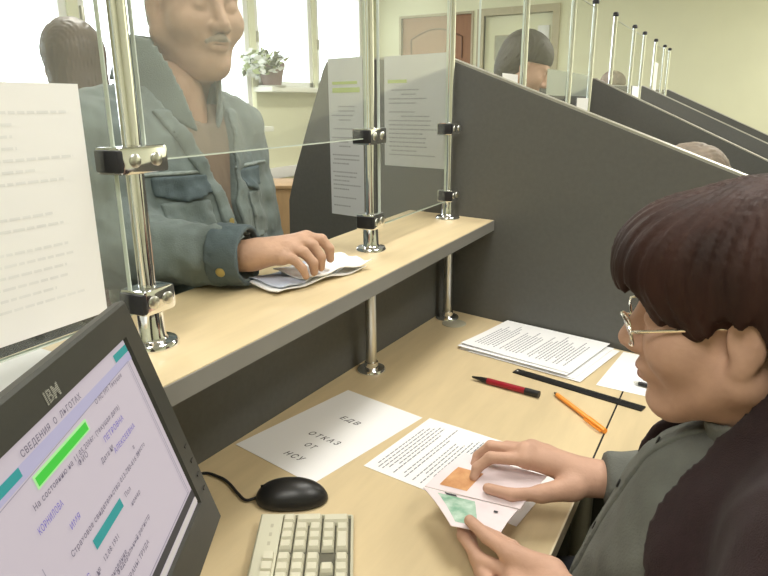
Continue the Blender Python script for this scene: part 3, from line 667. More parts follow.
# made-up bag and ledge, added to darken the gap behind the counter
lg_ = tag(boxo('added_ledge', (-1.06, .16, .775), (-.803, .69, .80), M['screen']), "narrow grey ledge for bags on the customers' side of the counter", 'ledge')
boxo('bracket', (-.82, .4, .66), (-.803, .43, .775), M['alu'], lg_)
bg_ = thing('standin_bag', "made-up black bag with a grey pocket, standing in for dark clothes behind the counter", 'bag', (-.945, .45, .80))
def bagf(p):
    q = np.abs(p * A(1, 1, 1) - A(0, 0, .105)) - A(.062, .165, .085); d = np.linalg.norm(np.maximum(q, 0), axis=1) + np.minimum(q.max(1), 0) - .018
    return d + .004 * wob(p, 34, .5) + .10 * np.maximum(p[:, 2] - .12, 0) * np.abs(p[:, 0]) * 4
smesh('body', [(lambda p: smax(bagf(p), .0006 - p[:, 2], .004), (-.11, -.21, -.01), (.11, .21, .24), .006)], M['seat'], bg_)
smesh('pocket', [(lambda p: np.maximum.reduce([bagf(p) - .006, -bagf(p) - .004, np.abs(p[:, 1] - .06) - .055, np.abs(p[:, 2] - .14) - .045, -p[:, 0]]), (-.01, -.01, .08), (.12, .13, .20), .005)], M['band'], bg_)
for sg in (-1, 1):
    bm = bmesh.new(); tube(bm, smooth_path([(.05 * sg, -.10, .18), (.045 * sg, -.08, .235), (.04 * sg, 0, .252), (.045 * sg, .08, .235), (.05 * sg, .10, .18)], 6), .006, 8); obj('handle', bm, M['rubber'], bg_, True)

# ================================================================ BY THE WINDOW WALL
pt = thing('potted_plant', 'white flowering plant in a brown pot on the window sill', 'plant', (-4.76, 6.02, SILL))
bm = bmesh.new(); lathe(bm, [(.10, 0), (.105, .01), (.145, .21), (.155, .215), (.155, .25), (.14, .25), (.13, .22), (0, .22)], (0, 0, 0), 24); obj('pot', bm, M['pot'], pt, True)
bm = bmesh.new(); lathe(bm, [(.15, -.002), (.165, .012), (.155, .012), (0, .004)], (0, 0, .001), 24); obj('saucer', bm, M['white'], pt, True)
def foliage(seed, n, size, spread):
    rnd = random.Random(seed); bm = bmesh.new()
    for _ in range(n):
        a = rnd.uniform(0, 2 * PI); rr = spread * rnd.random() ** .5; c = Vector((.05 + rr * math.cos(a) * .5, -.20 + rr * math.sin(a) * 1.05, .27 + rnd.uniform(-.12, .10) - .30 * max(0, rr - .14)))
        c.x = max(c.x, -.06)
        X = Vector((rnd.uniform(-1, 1), rnd.uniform(-1, 1), rnd.uniform(-.4, .6))).normalized(); Y = X.orthogonal().normalized(); Z = X.cross(Y); s = size * rnd.uniform(.6, 1.3)
        pts = [c, c + X * s * .4 + Y * s * .35 + Z * s * .08, c + X * s, c + X * s * .4 - Y * s * .35 + Z * s * .08]; bm.faces.new([bm.verts.new(p) for p in pts])
    return bm
for nm, sd, n, s, m in (('foliage', 1, 60, .09, 'leafd'), ('pale_leaves', 2, 70, .09, 'leaf'), ('flowers', 3, 130, .085, 'petal')):
    obj(nm, foliage(sd, n, s, .30), M[m], pt)['kind'] = 'stuff'
bm = bmesh.new()
for k in range(9): tube(bm, smooth_path([(0, 0, .2), (.04, -.03 * k + .08, .27), (.07, -.055 * k + .12, .25)], 5), .006, 6)
obj('stems', bm, M['leafd'], pt, True)
cb = thing('cupboard', 'low brown cupboard standing between the man and the partition', 'cupboard', (-2.62, 3.33, 0))
cmx = Matrix.Rotation(math.radians(28), 4, 'Z')
boxo('body', (-.22, -.2, .06), (.22, .2, .845), M['cupbd'], cb, cmx); boxo('top_board', (-.23, -.21, .845), (.23, .21, .865), M['cupbd'], cb, cmx, .003)
boxo('plinth', (-.21, -.19, 0), (.21, .19, .06), M['seat'], cb, cmx)
for s in (-1, 1):
    dd = boxo('door', (.22, min(0, s * .195) + .002, .08), (.238, max(0, s * .195) - .002, .835), M['cupbd'], cb, cmx)
    boxo('handle', (.238, s * .03 - .004, .5), (.256, s * .03 + .004, .6), M['satin'], dd, cmx, .002)

# ================================================================ PEOPLE
def rot_head(o, yaw, pitch, roll=0., s=1.):        # head space: x ahead, y to the person's left, z up
    return Matrix.Translation(Vector(o)) @ Matrix.Rotation(yaw, 4, 'Z') @ Matrix.Rotation(pitch, 4, 'Y') @ Matrix.Rotation(roll, 4, 'X') @ Matrix.Scale(s, 4)
def head_f(fem=True, full=0., neck=True, chin2=True):
    def f(p):
        y = np.abs(p[:, 1]); q = p.copy(); q[:, 1] = y
        d = ell(p, (-.012, 0, .048), (.098, .076, .086))
        d = smin(d, ell(p, (.03, 0, -.022), (.062, .060 + full, .086)), .03)
        d = smin(d, cone(q, (0, .056 + full, -.05), (.060, .014, -.098), .024, .020), .022)
        d = smin(d, ell(p, (.068, 0, -.098), (.026, .026, .021)), .02)
        d = smin(d, cone(q, (.080, .010, .028), (.070, .044, .026), .011, .011), .018)          # brow
        d = smin(d, ell(q, (.054, .038, -.026), (.034, .030 + full, .034)), .02)                # cheek
        d = smax(d, -ell(q, (.098, .033, .006), (.020, .020, .013)), .014)                      # eye socket
        d = smin(d, ell(q, (.074, .0325, .005), (.0155, .017, .0135)), .006)                    # closed-over lid
        d = smin(d, cone(p, (.086, 0, .016), (.110, 0, -.028), .0085, .0125), .012)             # nose
        d = smin(d, ell(q, (.099, .0135, -.033), (.013, .0085, .009)), .008)
        d = smax(d, -ell(q, (.105, .007, -.043), (.005, .0035, .004)), .003)
        d = smin(d, ell(p, (.083, 0, -.060), (.018, .027, .016)), .016)
        d = smin(d, ell(p, (.095, 0, -.0585), (.0085, .022, .0055)), .005)
        d = smin(d, ell(p, (.093, 0, -.0690), (.0090, .019, .0065)), .005)
        d = smax(d, -ell(p, (.104, 0, -.0635), (.010, .024, .0013)), .003)
        e = ell(q, (-.008, .080, -.002), (.018, .010, .031)); e = smin(e, ell(q, (-.002, .078, -.031), (.011, .009, .012)), .008)
        e = smax(e, -ell(q, (-.001, .093, .002), (.012, .009, .022)), .004)
        d = smin(d, e, .007)
        if full and chin2: d = smin(d, ell(p, (.035, 0, -.105), (.045, .048, .028)), .03)                 # fuller under the chin
        if neck: d = smin(d, cone(p, (-.022, 0, -.05), (-.060, 0, -.20), .052 + full * .6, .062 + full), .03)
        return d
    return f
HB = ((-.14, -.11, -.22), (.135, .11, .15))
def in_space(f, mtx):                              # use a head-space field at world points
    inv = np.array(mtx.inverted(), np.float32); s = mtx.to_scale()[0]
    return lambda p: f(p @ inv[:3, :3].T + inv[:3, 3]) * s
def wbox(mtx, b):
    pts = [mtx @ Vector((x, y, z)) for x in (b[0][0], b[1][0]) for y in (b[0][1], b[1][1]) for z in (b[0][2], b[1][2])]
    return [min(p[i] for p in pts) for i in range(3)], [max(p[i] for p in pts) for i in range(3)]
def head_child(name, f, b, h, m, parent, mtx): return smesh(name, [(f, b[0], b[1], h)], m, parent, mtx)
def hand_f(wrist, fingers, rs=.0088, palm=.019):
    W0, W1 = wrist
    def f(p):
        d = cone(p, W0, W1, .029, .026)
        mc = [fg[0] for fg in fingers[:-1]]
        for i, fg in enumerate(fingers[:-1]):
            w = np.asarray(W1) * .75 + np.asarray(fg[0]) * .25
            d = smin(d, cone(p, w, fg[0], palm, .0122), .014)
        for i in range(len(mc) - 1): d = smin(d, cone(p, mc[i], mc[i + 1], .0115, .0115), .010)
        for i, fg in enumerate(fingers):
            k = (1.02, 1.04, 1., .86)[i] if i < 4 else 1.18
            d = smin(d, chain(p, fg, [rs * k * 1.22, rs * k * 1.06, rs * k * .96, rs * k * .80], .003), .0045)
        th = fingers[-1]; d = smin(d, cone(p, W1, th[0], .022, .0165), .016); d = smin(d, cone(p, th[0], th[1], .0165, .0115), .010)
        return d
    pts = np.array([q for fg in fingers for q in fg] + [W0, W1]); return f, pts.min(0) - .035, pts.max(0) + .035
def generic_hand(wr, dr, up, left):                # relaxed hand hanging along dr
    wr, dr, up = Vector(wr), Vector(dr).normalized(), Vector(up).normalized(); sd = dr.cross(up) * (1 if left else -1); fs = []
    for i, (l, s) in enumerate(((.075, .026), (.082, .008), (.075, -.010), (.058, -.026))):
        m0 = wr + dr * (.088 - .004 * i) + sd * s
        fs.append([tuple(m0), tuple(m0 + dr * l * .45 - up * .006), tuple(m0 + dr * l * .78 - up * .018), tuple(m0 + dr * l - up * .034)])
    t0 = wr + dr * .03 + sd * .024 - up * .008
    fs.append([tuple(t0), tuple(t0 + dr * .035 + sd * .014 - up * .008), tuple(t0 + dr * .063 + sd * .014 - up * .014), tuple(t0 + dr * .085 + sd * .010 - up * .020)])
    return hand_f((tuple(wr - dr * .03), tuple(wr)), fs)
def eyes(parent, mtx, look):
    for s in (-1, 1):
        bm = bmesh.new(); bmesh.ops.create_uvsphere(bm, u_segments=18, v_segments=12, radius=.0122)
        for v in bm.verts: v.co = mtx @ (v.co + Vector((.0745, s * .0325, .0022)))
        e = obj('eye', bm, M['eyew'], parent, True)
        bm = bmesh.new(); bmesh.ops.create_uvsphere(bm, u_segments=14, v_segments=10, radius=.0055)
        for v in bm.verts: v.co = mtx @ (Vector((v.co.x * .5, v.co.y, v.co.z)) + Vector((.0833, s * .0325, -.0030)))
        obj('iris', bm, M['iris'], e, True)
def brow(parent, mtx, m, r=.0042):
    for s in (-1, 1):
        head_child('eyebrow', lambda p, s=s: smin(cone(p, (.0915, s * .016, .030), (.088, s * .034, .034), r, r), cone(p, (.088, s * .034, .034), (.076, s * .049, .028), r, r * .4), .004), ((.06, min(s * .008, s * .06), .015), (.105, max(s * .008, s * .06), .05)), .0022, m, parent, mtx)
def limb(p, pts, rs, k=.03): return chain(p, pts, rs, k)
def shoes_trousers(parent, hip, yaw, m, hgt, fy=.10):
    c, s = math.cos(yaw), math.sin(yaw); L_ = lambda a, b, z: (hip[0] + c * a - s * b, hip[1] + s * a + c * b, z)
    def tf(p):
        d = ell(p, L_(0, 0, hgt), (.16, .165, .14))
        for sg in (-1, 1): d = smin(d, limb(p, [L_(0, sg * fy, hgt - .02), L_(.015, sg * (fy + .005), hgt * .53), L_(0, sg * (fy + .01), .085)], [.098, .075, .062]), .05)
        return d + .003 * wob(p, 22)
    smesh('trousers', [(tf, (hip[0] - .26, hip[1] - .28, .05), (hip[0] + .26, hip[1] + .28, hgt + .16), .016)], m, parent)
    for sg in (-1, 1):
        def sf(p, sg=sg):
            d = smin(cone(p, L_(-.04, sg * (fy + .012), .052), L_(.13, sg * (fy + .02), .036), .046, .036), cone(p, L_(-.03, sg * (fy + .012), .06), L_(-.02, sg * (fy + .012), .10), .045, .042), .03)
            return smax(d, .001 - p[:, 2], .006)
        o = L_(0, sg * fy, 0); smesh('shoe', [(sf, (o[0] - .22, o[1] - .22, -.01), (o[0] + .22, o[1] + .22, .17), .012)], M['shoe'], parent)

# ---------------------------------------------------------------- the standing man
def standing_man():
    HM = rot_head((-1.005, 1.030, 1.530), math.radians(-15), math.radians(7), 0, 1.02)
    rsh, rel, rwr = (-1.045, .795, 1.285), (-1.005, .765, 1.085), (-.745, .836, 1.086)
    lsh, lel, lwr = (-1.04, 1.150, 1.285), (-1.0, 1.172, 1.03), (-.935, 1.10, .86)
    hf, hlo, hhi = hand_f(((-.775, .826, 1.085), (-.738, .841, 1.088)), [
        [(-.673, .926, 1.110), (-.652, .944, 1.106), (-.639, .949, 1.089), (-.638, .950, 1.070)],
        [(-.672, .902, 1.107), (-.651, .915, 1.101), (-.637, .918, 1.080), (-.638, .919, 1.061)],
        [(-.672, .879, 1.099), (-.650, .886, 1.094), (-.636, .893, 1.075), (-.636, .895, 1.058)],
        [(-.676, .857, 1.088), (-.654, .861, 1.086), (-.642, .869, 1.070), (-.638, .873, 1.055)],
        [(-.718, .884, 1.092), (-.700, .931, 1.086), (-.682, .950, 1.074), (-.664, .957, 1.062)]], .0092, .020)
    lh, llo, lhi = generic_hand(lwr, (.2, -.15, -1), (0, 1, .1), True)
    head = in_space(head_f(False, .010), HM); hb = wbox(HM, HB)
    def core(p):
        d = cone(p, (-1.035, .975, 1.36), (-1.03, .975, .95), .07, .10); d = smin(d, cone(p, rsh, lsh, .04, .04), .05)
        for a, b, c in ((rsh, rel, rwr), (lsh, lel, lwr)): d = smin(d, limb(p, [a, b, c], [.045, .038, .028]), .02)
        for sg in (-.1, .1): d = smin(d, limb(p, [(-1.03, .98 + sg, .9), (-1.02, .98 + sg, .1)], [.07, .045]), .03)
        return d
    body = smesh('person', [(core, (-1.2, .68, .05), (-.68, 1.26, 1.45), .018), (head, hb[0], hb[1], .0042), (hf, hlo, hhi, .0031), (lh, llo, lhi, .004)], M['skinm'])
    tag(body, 'grey-haired man in a blue denim jacket leaning a hand on the counter', 'person')
    eyes(body, HM, 0); brow(body, HM, M['hairgrey'], .005)
    head_child('moustache', lambda p: smin(cone(p, (.101, .003, -.050), (.089, .023, -.058), .0078, .0058), cone(p, (.101, -.003, -.050), (.089, -.023, -.058), .0078, .0058), .005) + .0008 * wob(p, 400), ((.07, -.04, -.08), (.12, .04, -.035)), .0022, M['hairgrey'], body, HM)
    def hair(p):
        d = ell(p, (-.014, 0, .050), (.103, .081, .092)); d = smin(d, ell(p, (-.06, 0, -.02), (.045, .062, .06)), .03)
        cut = np.maximum(p[:, 0] - (.050 - .0), .062 - p[:, 2] + .5 * np.maximum(p[:, 0] - .07, -.05))
        cut = (.030 + .55 * (p[:, 0] + .015)) - p[:, 2]                    # below this the face shows
        cut = np.where(p[:, 0] < -.03, (-.075 - p[:, 2]), cut)
        return smax(d + .0012 * wob(p, 260), cut, .006)
    head_child('hair', hair, ((-.13, -.1, -.1), (.11, .1, .16)), .004, M['hairgrey'], body, HM)
    # clothes
    def torso(p):
        d = ell(p, (-1.035, .975, 1.17), (.130, .195, .22)); d = smin(d, ell(p, (-1.005, .975, .98), (.142, .185, .24)), .06)
        d = smin(d, cone(p, (-1.065, .845, 1.292), (-1.06, 1.11, 1.292), .078, .078), .06); d = smin(d, cone(p, (-1.065, .975, 1.31), (-1.045, .978, 1.41), .105, .075), .05)
        return d
    def sleeves(p):
        d = limb(p, [rsh, rel], [.083, .068], .02); d = smin(d, limb(p, [rel, (-.765, .831, 1.089)], [.070, .050], .02), .025)
        e = limb(p, [lsh, lel, (-.95, 1.115, .90)], [.080, .064, .050], .02)
        return d, e
    def jacket0(p):
        a, b = sleeves(p); d = smin(smin(torso(p), a, .035), b, .035)
        fold = .0056 * wob(p * A(1, 1, 1.6), 26, .7) + .0034 * wob(p * A(1.4, 1.2, .5), 62, 2.) + .0014 * wob(p, 130, 1.)
        return d + fold
    yc = .975
    def opening(p):                                # the open front, widening to the collar
        wdt = .010 + .085 * np.clip((p[:, 2] - 1.15) / .22, 0, 1)
        return np.maximum(np.abs(p[:, 1] - yc - .006) - wdt, -(p[:, 0] + .99))
    def jacket(p):
        d = np.maximum(jacket0(p), -opening(p)); d = np.maximum(d, .80 - p[:, 2])
        d = np.maximum(d, -cone(p, (-1.03, .978, 1.34), (-1.00, .985, 1.48), .074, .090))
        return np.maximum(d, -cone(p, (-.772, .829, 1.088), (-.69, .850, 1.088), .040, .040))
    JB = ((-1.24, .65, .78), (-.70, 1.29, 1.50))
    jk = smesh('denim_jacket', [(jacket, JB[0], JB[1], .0064)], M['denim'], body)
    def shirt(p): return np.maximum(np.maximum(torso(p) + .014, p[:, 2] - 1.345), np.maximum(.79 - p[:, 2], -cone(p, (-1.0, .982, 1.30), (-.93, .985, 1.40), .02, .075)))
    smesh('shirt', [(shirt, (-1.2, .76, .78), (-.82, 1.19, 1.45), .009)], M['shirtbr'], body)
    def raised(off, mask):                         # a cloth patch lying on the jacket
        return lambda p: np.maximum(np.maximum(jacket0(p) - off, -jacket0(p) - .004), mask(p))
    bx = lambda p, a, b: np.maximum.reduce([a[i] - p[:, i] for i in range(3)] + [p[:, i] - b[i] for i in range(3)])
    for s, nm in ((-1, 'a'), (1, 'b')):
        y0, y1 = (yc - .145, yc - .045) if s < 0 else (yc + .055, yc + .15)
        smesh('pocket_flap', [(raised(.0075, lambda p: np.maximum(bx(p, (-1.0, y0, 1.165), (-.8, y1, 1.215)), (1.180 - .30 * (.5 * (y1 - y0) - np.abs(p[:, 1] - .5 * (y0 + y1)))) - p[:, 2])), (-1.0, y0 - .01, 1.14), (-.82, y1 + .01, 1.225), .0045)], M['denimd'], jk)
        smesh('pocket', [(raised(.0042, lambda p: bx(p, (-1.0, y0 + .006, 1.07), (-.8, y1 - .006, 1.168))), (-1.0, y0 - .01, 1.06), (-.82, y1 + .01, 1.18), .0045)], M['denim'], jk)
        smesh('seam', [(raised(.0035, lambda p: bx(p, (-1.06, yc - .19, 1.216), (-.8, yc - .03, 1.224)) if s < 0 else bx(p, (-1.06, yc + .04, 1.216), (-.8, yc + .19, 1.224))), (-1.07, (yc - .2) if s < 0 else yc + .03, 1.205), (-.82, (yc - .02) if s < 0 else yc + .2, 1.235), .004)], M['stitch'], jk)
        ya = yc + .006 + s * .020
        smesh('placket', [(raised(.006, lambda p: np.maximum(np.abs(p[:, 1] - (yc + .006 + s * (.026 + .085 * np.clip((p[:, 2] - 1.15) / .22, 0, 1)))) - .016, np.maximum(-.99 - p[:, 0], p[:, 2] - 1.335))), (-1.0, yc - .15, .79), (-.82, yc + .16, 1.345), .005)], M['denim'], jk)
        for z in (1.13, 1.05, .97, .89):
            pass
    # collar: two turned-down leaves around the neck
    def collar(p):
        sh = np.abs(cone(p, (-1.055, .976, 1.31), (-1.02, .984, 1.48), .114, .088)) - .0048
        t = np.arctan2(p[:, 1] - .98, p[:, 0] + 1.03)
        low = 1.372 - .085 * np.clip(np.cos(t), 0, 1) ** 1.2 + .02 * (np.cos(t) < 0) - p[:, 2]
        wdt = .024 + .35 * np.clip(p[:, 2] - 1.285, 0, 1) * 1.0
        return np.maximum.reduce([sh, low, p[:, 2] - 1.468 - .012 * (-np.cos(t)), np.where(p[:, 0] > -1.0, wdt - np.abs(p[:, 1] - .982), -1)])
    smesh('collar', [(collar, (-1.24, .82, 1.24), (-.84, 1.14, 1.53), .0045)], M['denim'], jk)
    def cuff(p):
        d = np.abs(cone(p, (-.80, .822, 1.089), (-.73, .841, 1.089), .0525, .0485)) - .0045
        ax = (p - A(-.762, .832, 1.089)) @ A(.965, .262, 0); return np.maximum(d + .0015 * wob(p, 120), np.abs(ax) - .030)
    cf = smesh('cuff', [(cuff, (-.83, .75, 1.02), (-.68, .92, 1.16), .0035)], M['denimd'], jk)
    def button(nm, c, n, par, r=.0085):
        n = Vector(n).normalized(); bm = bmesh.new(); lathe(bm, [(r, 0), (r, .0025), (r * .6, .004), (0, .004)], (0, 0, 0), 16); mt = Vector(c); q = Vector((0, 0, 1)).rotation_difference(n)
        for v in bm.verts: v.co = q @ v.co + mt
        obj(nm, bm, M['brass'], par, True)
    button('cuff_button', (-.750, .7835, 1.070), (.25, -.93, -.3), jk)
    for z in (1.12, 1.04, .96, .88):
        x = -.80; p = np.array([[x - .001 * i, yc - .020, z] for i in range(200)], np.float32); dd = jacket0(p); i = int(np.argmax(dd < .006)); button('button', (p[i, 0] - .001, yc - .020, z), (1, 0, 0), jk, .007)
    shoes_trousers(body, (-1.03, .975), 0, M['trouser'], .86)
standing_man()

# ---------------------------------------------------------------- the clerk
def clerk():
    HC = rot_head((.018, .760, 1.118), PI, math.radians(7), 0, 1.03)
    lsh, lel, lwr = (.115, .565, .955), (.055, .455, .755), (-.10, .612, .80)
    rsh, rel, rwr = (.10, .950, .955), (.085, .965, .812), (-.135, .885, .802)
    rh, rlo, rhi = hand_f(((-.095, .902, .80), (-.137, .885, .802)), [
        [(-.226, .839, .832), (-.274, .820, .832), (-.291, .810, .815), (-.293, .802, .803)],
        [(-.230, .852, .838), (-.284, .848, .834), (-.303, .846, .813), (-.305, .836, .802)],
        [(-.227, .872, .832), (-.268, .880, .822), (-.276, .872, .804), (-.264, .866, .797)],
        [(-.208, .887, .822), (-.242, .893, .812), (-.246, .882, .800), (-.233, .877, .797)],
        [(-.158, .848, .800), (-.193, .810, .801), (-.229, .785, .803), (-.264, .783, .804)]], .0082, .0165)
    lh, llo, lhi = hand_f(((-.06, .585, .80), (-.10, .612, .80)), [
        [(-.158, .657, .796), (-.193, .680, .800), (-.218, .690, .799), (-.238, .698, .798)],
        [(-.176, .646, .788), (-.230, .662, .781), (-.268, .700, .777), (-.285, .735, .779)],
        [(-.170, .630, .783), (-.205, .632, .775), (-.240, .673, .771), (-.262, .715, .772)],
        [(-.158, .616, .779), (-.190, .613, .768), (-.218, .640, .764), (-.240, .675, .766)],
        [(-.138, .652, .803), (-.192, .660, .807), (-.226, .677, .806), (-.259, .699, .805)]], .0082, .0165)
    head = in_space(head_f(True, .004, True, False), HC); hb = wbox(HC, HB)
    def core(p):
        d = cone(p, (.10, .76, 1.0), (.20, .76, .58), .055, .11); d = smin(d, cone(p, lsh, rsh, .035, .035), .04)
        for a, b, c in ((rsh, rel, rwr), (lsh, lel, lwr)): d = smin(d, limb(p, [a, b, c], [.042, .036, .027]), .02)
        for sg in (-.1, .1): d = smin(d, limb(p, [(.24, .76 + sg, .54), (-.14, .76 + sg, .55), (-.12, .76 + sg, .10)], [.08, .06, .045]), .03)
        return d
    body = smesh('person', [(core, (-.25, .40, .04), (.38, 1.08, 1.08), .018), (head, hb[0], hb[1], .0036), (rh, rlo, rhi, .0029), (lh, llo, lhi, .0029)], M['skin'])
    tag(body, 'seated dark-haired clerk with glasses holding a booklet at the desk', 'person')
    eyes(body, HC, 0); brow(body, HC, M['hairdk'], .003)
    head_child('lips', lambda p: smax(smin(ell(p, (.0958, 0, -.0585), (.0085, .0205, .005)), ell(p, (.0938, 0, -.0690), (.009, .018, .006)), .003), -ell(p, (.108, 0, -.0637), (.010, .024, .001)), .002), ((.075, -.03, -.085), (.115, .03, -.045)), .002, M['lip'], body, HC)
    def hair(p):
        x, z = p[:, 0], p[:, 2]; y = np.abs(p[:, 1])
        d = ell(p, (-.022, 0, .042), (.124, .100, .104)); d = smin(d, ell(p, (-.058, 0, -.03), (.080, .086, .095)), .05); d = smin(d, ell(p, (.066, 0, .062), (.058, .074, .058)), .04)
        zl = np.interp(x, [-.2, -.055, -.035, -.012, .004, .030, .060, .078, .098, .13], [-.115, -.085, -.030, .020, .018, -.006, .000, .012, .040, .040]).astype(np.float32)
        jag = .006 * np.sin(55 * p[:, 1] + 190 * x) + .004 * np.sin(310 * p[:, 1] - 90 * x)
        cut = zl + jag - z
        d = smax(d, cut, .012)
        ang = np.arctan2(p[:, 1], x + .035); st = np.sin(44 * ang + 22 * z + 2.5 * np.sin(30 * z)); st2 = np.sin(97 * ang + 30 * z + 2 * np.sin(50 * z))
        return d + .0010 * st + .0007 * st2
    hr = head_child('hair', hair, ((-.17, -.125, -.14), (.14, .125, .175)), .0032, M['hairdk'], body, HC)
    # thin wire glasses
    hm = lambda x, y, z: HC @ Vector((x, y, z))
    gl = bpy.data.objects.new('glasses', None); gl.empty_display_size = .02; C.objects.link(gl); gl.parent = body
    for s in (-1, 1):
        cx, cy, cz = .1085, s * .033, -.008; loop = []
        for k in range(29):
            a = 2 * PI * k / 28; loop.append(hm(cx - .010 * abs(math.cos(a)) * (1 if math.cos(a) > 0 else .1) + .004 * math.sin(a), cy + s * .0235 * math.cos(a), cz + .0175 * math.sin(a)))
        bm = bmesh.new(); tube(bm, loop, .0015, 8, False); rim = obj('rim', bm, M['gold'], gl, True)
        bm = bmesh.new(); vs = [bm.verts.new(p) for p in loop[:-1]]; bm.faces.new(vs); obj('lens', bm, M['lens'], gl)
        bm = bmesh.new(); tube(bm, smooth_path([hm(.099, s * .0575, -.004), hm(.093, s * .0635, -.002), hm(.055, s * .0705, .003), hm(.0, s * .079, .010), hm(-.02, s * .080, .0)], 6), .0018, 8); obj('temple', bm, M['gold'], gl, True)
    bm = bmesh.new(); tube(bm, smooth_path([hm(.110, -.011, -.004), hm(.116, 0, -.001), hm(.110, .011, -.004)], 6), .0011, 8); obj('bridge', bm, M['gold'], gl, True)
    def torso(p):
        d = ell(p, (.080, .76, .835), (.168, .190, .165)); d = smin(d, ell(p, (.088, .76, .69), (.225, .20, .20)), .06); d = smin(d, ell(p, (.15, .76, .90), (.13, .185, .13)), .05)
        d = smin(d, cone(p, (.13, .60, .972), (.12, .92, .972), .070, .070), .05); d = smin(d, cone(p, (.135, .76, .97), (.095, .76, 1.062), .115, .070), .05)
        return d
    def sleeve_l(p): return smax((p - A(-.055, .574, .797)) @ A(-.79, .61, .05), smin(limb(p, [lsh, lel], [.070, .058], .02), limb(p, [lel, (-.060, .578, .797)], [.056, .042], .02), .025), .006)
    def sleeve_r(p): return smax((p - A(-.122, .890, .803)) @ A(-.95, -.31, 0), smin(limb(p, [rsh, rel], [.068, .052], .02), limb(p, [rel, (-.140, .884, .803)], [.052, .039], .02), .025), .006)
    fold = lambda p: .0030 * wob(p, 30, 1.3) + .0018 * wob(p * A(1, 1, .6), 66, .4)
    neckhole = lambda p: cone(p, (.075, .76, 1.0), (.035, .76, 1.12), .054, .066)
    def shirt(p):
        d = smin(smin(torso(p), sleeve_l(p), .03), sleeve_r(p), .03) + fold(p); d = np.maximum(d, .60 - p[:, 2]); d = np.maximum(d, -neckhole(p))
        return d
    sh = smesh('grey_shirt', [(shirt, (-.22, .36, .58), (.36, 1.08, 1.13), .0066)], M['greyshirt'], body)
    def collar(p):
        d = np.abs(cone(p, (.105, .76, .965), (.045, .76, 1.065), .094, .066)) - .004
        ax = (p - A(.075, .76, 1.015)) @ A(-.51, 0, .86); t = (p[:, 0] - .075)
        return np.maximum.reduce([d, np.where(t < -.03, -.060, -.022) - ax, ax - .026, .014 + .25 * np.clip(1.0 - p[:, 2], 0, .1) - np.abs(p[:, 1] - .76) - np.where(t > 0, 1, 0)])
    smesh('collar', [(collar, (-.08, .62, .90), (.22, .90, 1.10), .004)], M['greyshirt'], sh)
    def placket(p): d = torso(p) + fold(p); return np.maximum.reduce([d - .0045, -d - .004, np.abs(p[:, 1] - .76) - .017, p[:, 0] - .03, .62 - p[:, 2], p[:, 2] - .985])
    smesh('placket', [(placket, (-.18, .73, .61), (.05, .79, 1.0), .0045)], M['greyshirt'], sh)
    for z in (.95, .88, .81):
        q = np.array([[-.2 + .001 * i, .76, z] for i in range(240)], np.float32); i = int(np.argmax(torso(q) + fold(q) < .0045))
        bm = bmesh.new(); lathe(bm, [(.0055, 0), (.0055, .002), (0, .0025)], (0, 0, 0), 14); qq = Vector((0, 0, 1)).rotation_difference(Vector((-.9, 0, .3)))
        for v in bm.verts: v.co = qq @ v.co + Vector(q[i].tolist())
        obj('button', bm, M['grille'], sh, True)
    def cardigan(p):
        d = torso(p) - .013
        for a_, b_ in ((lsh, lel), (rsh, rel)): d = smin(d, limb(p, [a_, tuple(np.array(a_) * .35 + np.array(b_) * .65)], [.086, .080], .02), .035)
        d = d + fold(p)
        tt = np.clip((1.0 - p[:, 2]) / .16, 0, 1); op = np.maximum(np.maximum((.704 - .105 * tt) - p[:, 1], p[:, 1] - (.808 + .04 * tt)), p[:, 0] - .075)
        d = smax(d, -op, .012); d = np.maximum(d, .56 - p[:, 2]); return np.maximum(d, -(neckhole(p) - .008))
    smesh('knitted_vest', [(cardigan, (-.20, .48, .54), (.38, 1.04, 1.16), .0056)], M['maroon'], body)
    def skirt(p):
        d = ell(p, (.22, .76, .56), (.18, .20, .14))
        for sg in (-.1, .1): d = smin(d, limb(p, [(.22, .76 + sg, .55), (-.14, .76 + sg, .56), (-.125, .76 + sg, .30)], [.105, .088, .075]), .04)
        return d
    smesh('skirt', [(skirt, (-.28, .5, .2), (.42, 1.02, .72), .014)], M['trouser'], body)
    for sg in (-1, 1):
        smesh('shoe', [(lambda p, sg=sg: smax(cone(p, (-.09, .76 + sg * .1, .05), (-.23, .76 + sg * .1, .035), .044, .036), .001 - p[:, 2], .005), (-.30, .76 + sg * .1 - .07, -.01), (-.02, .76 + sg * .1 + .07, .12), .010)], M['shoe'], body)
clerk()
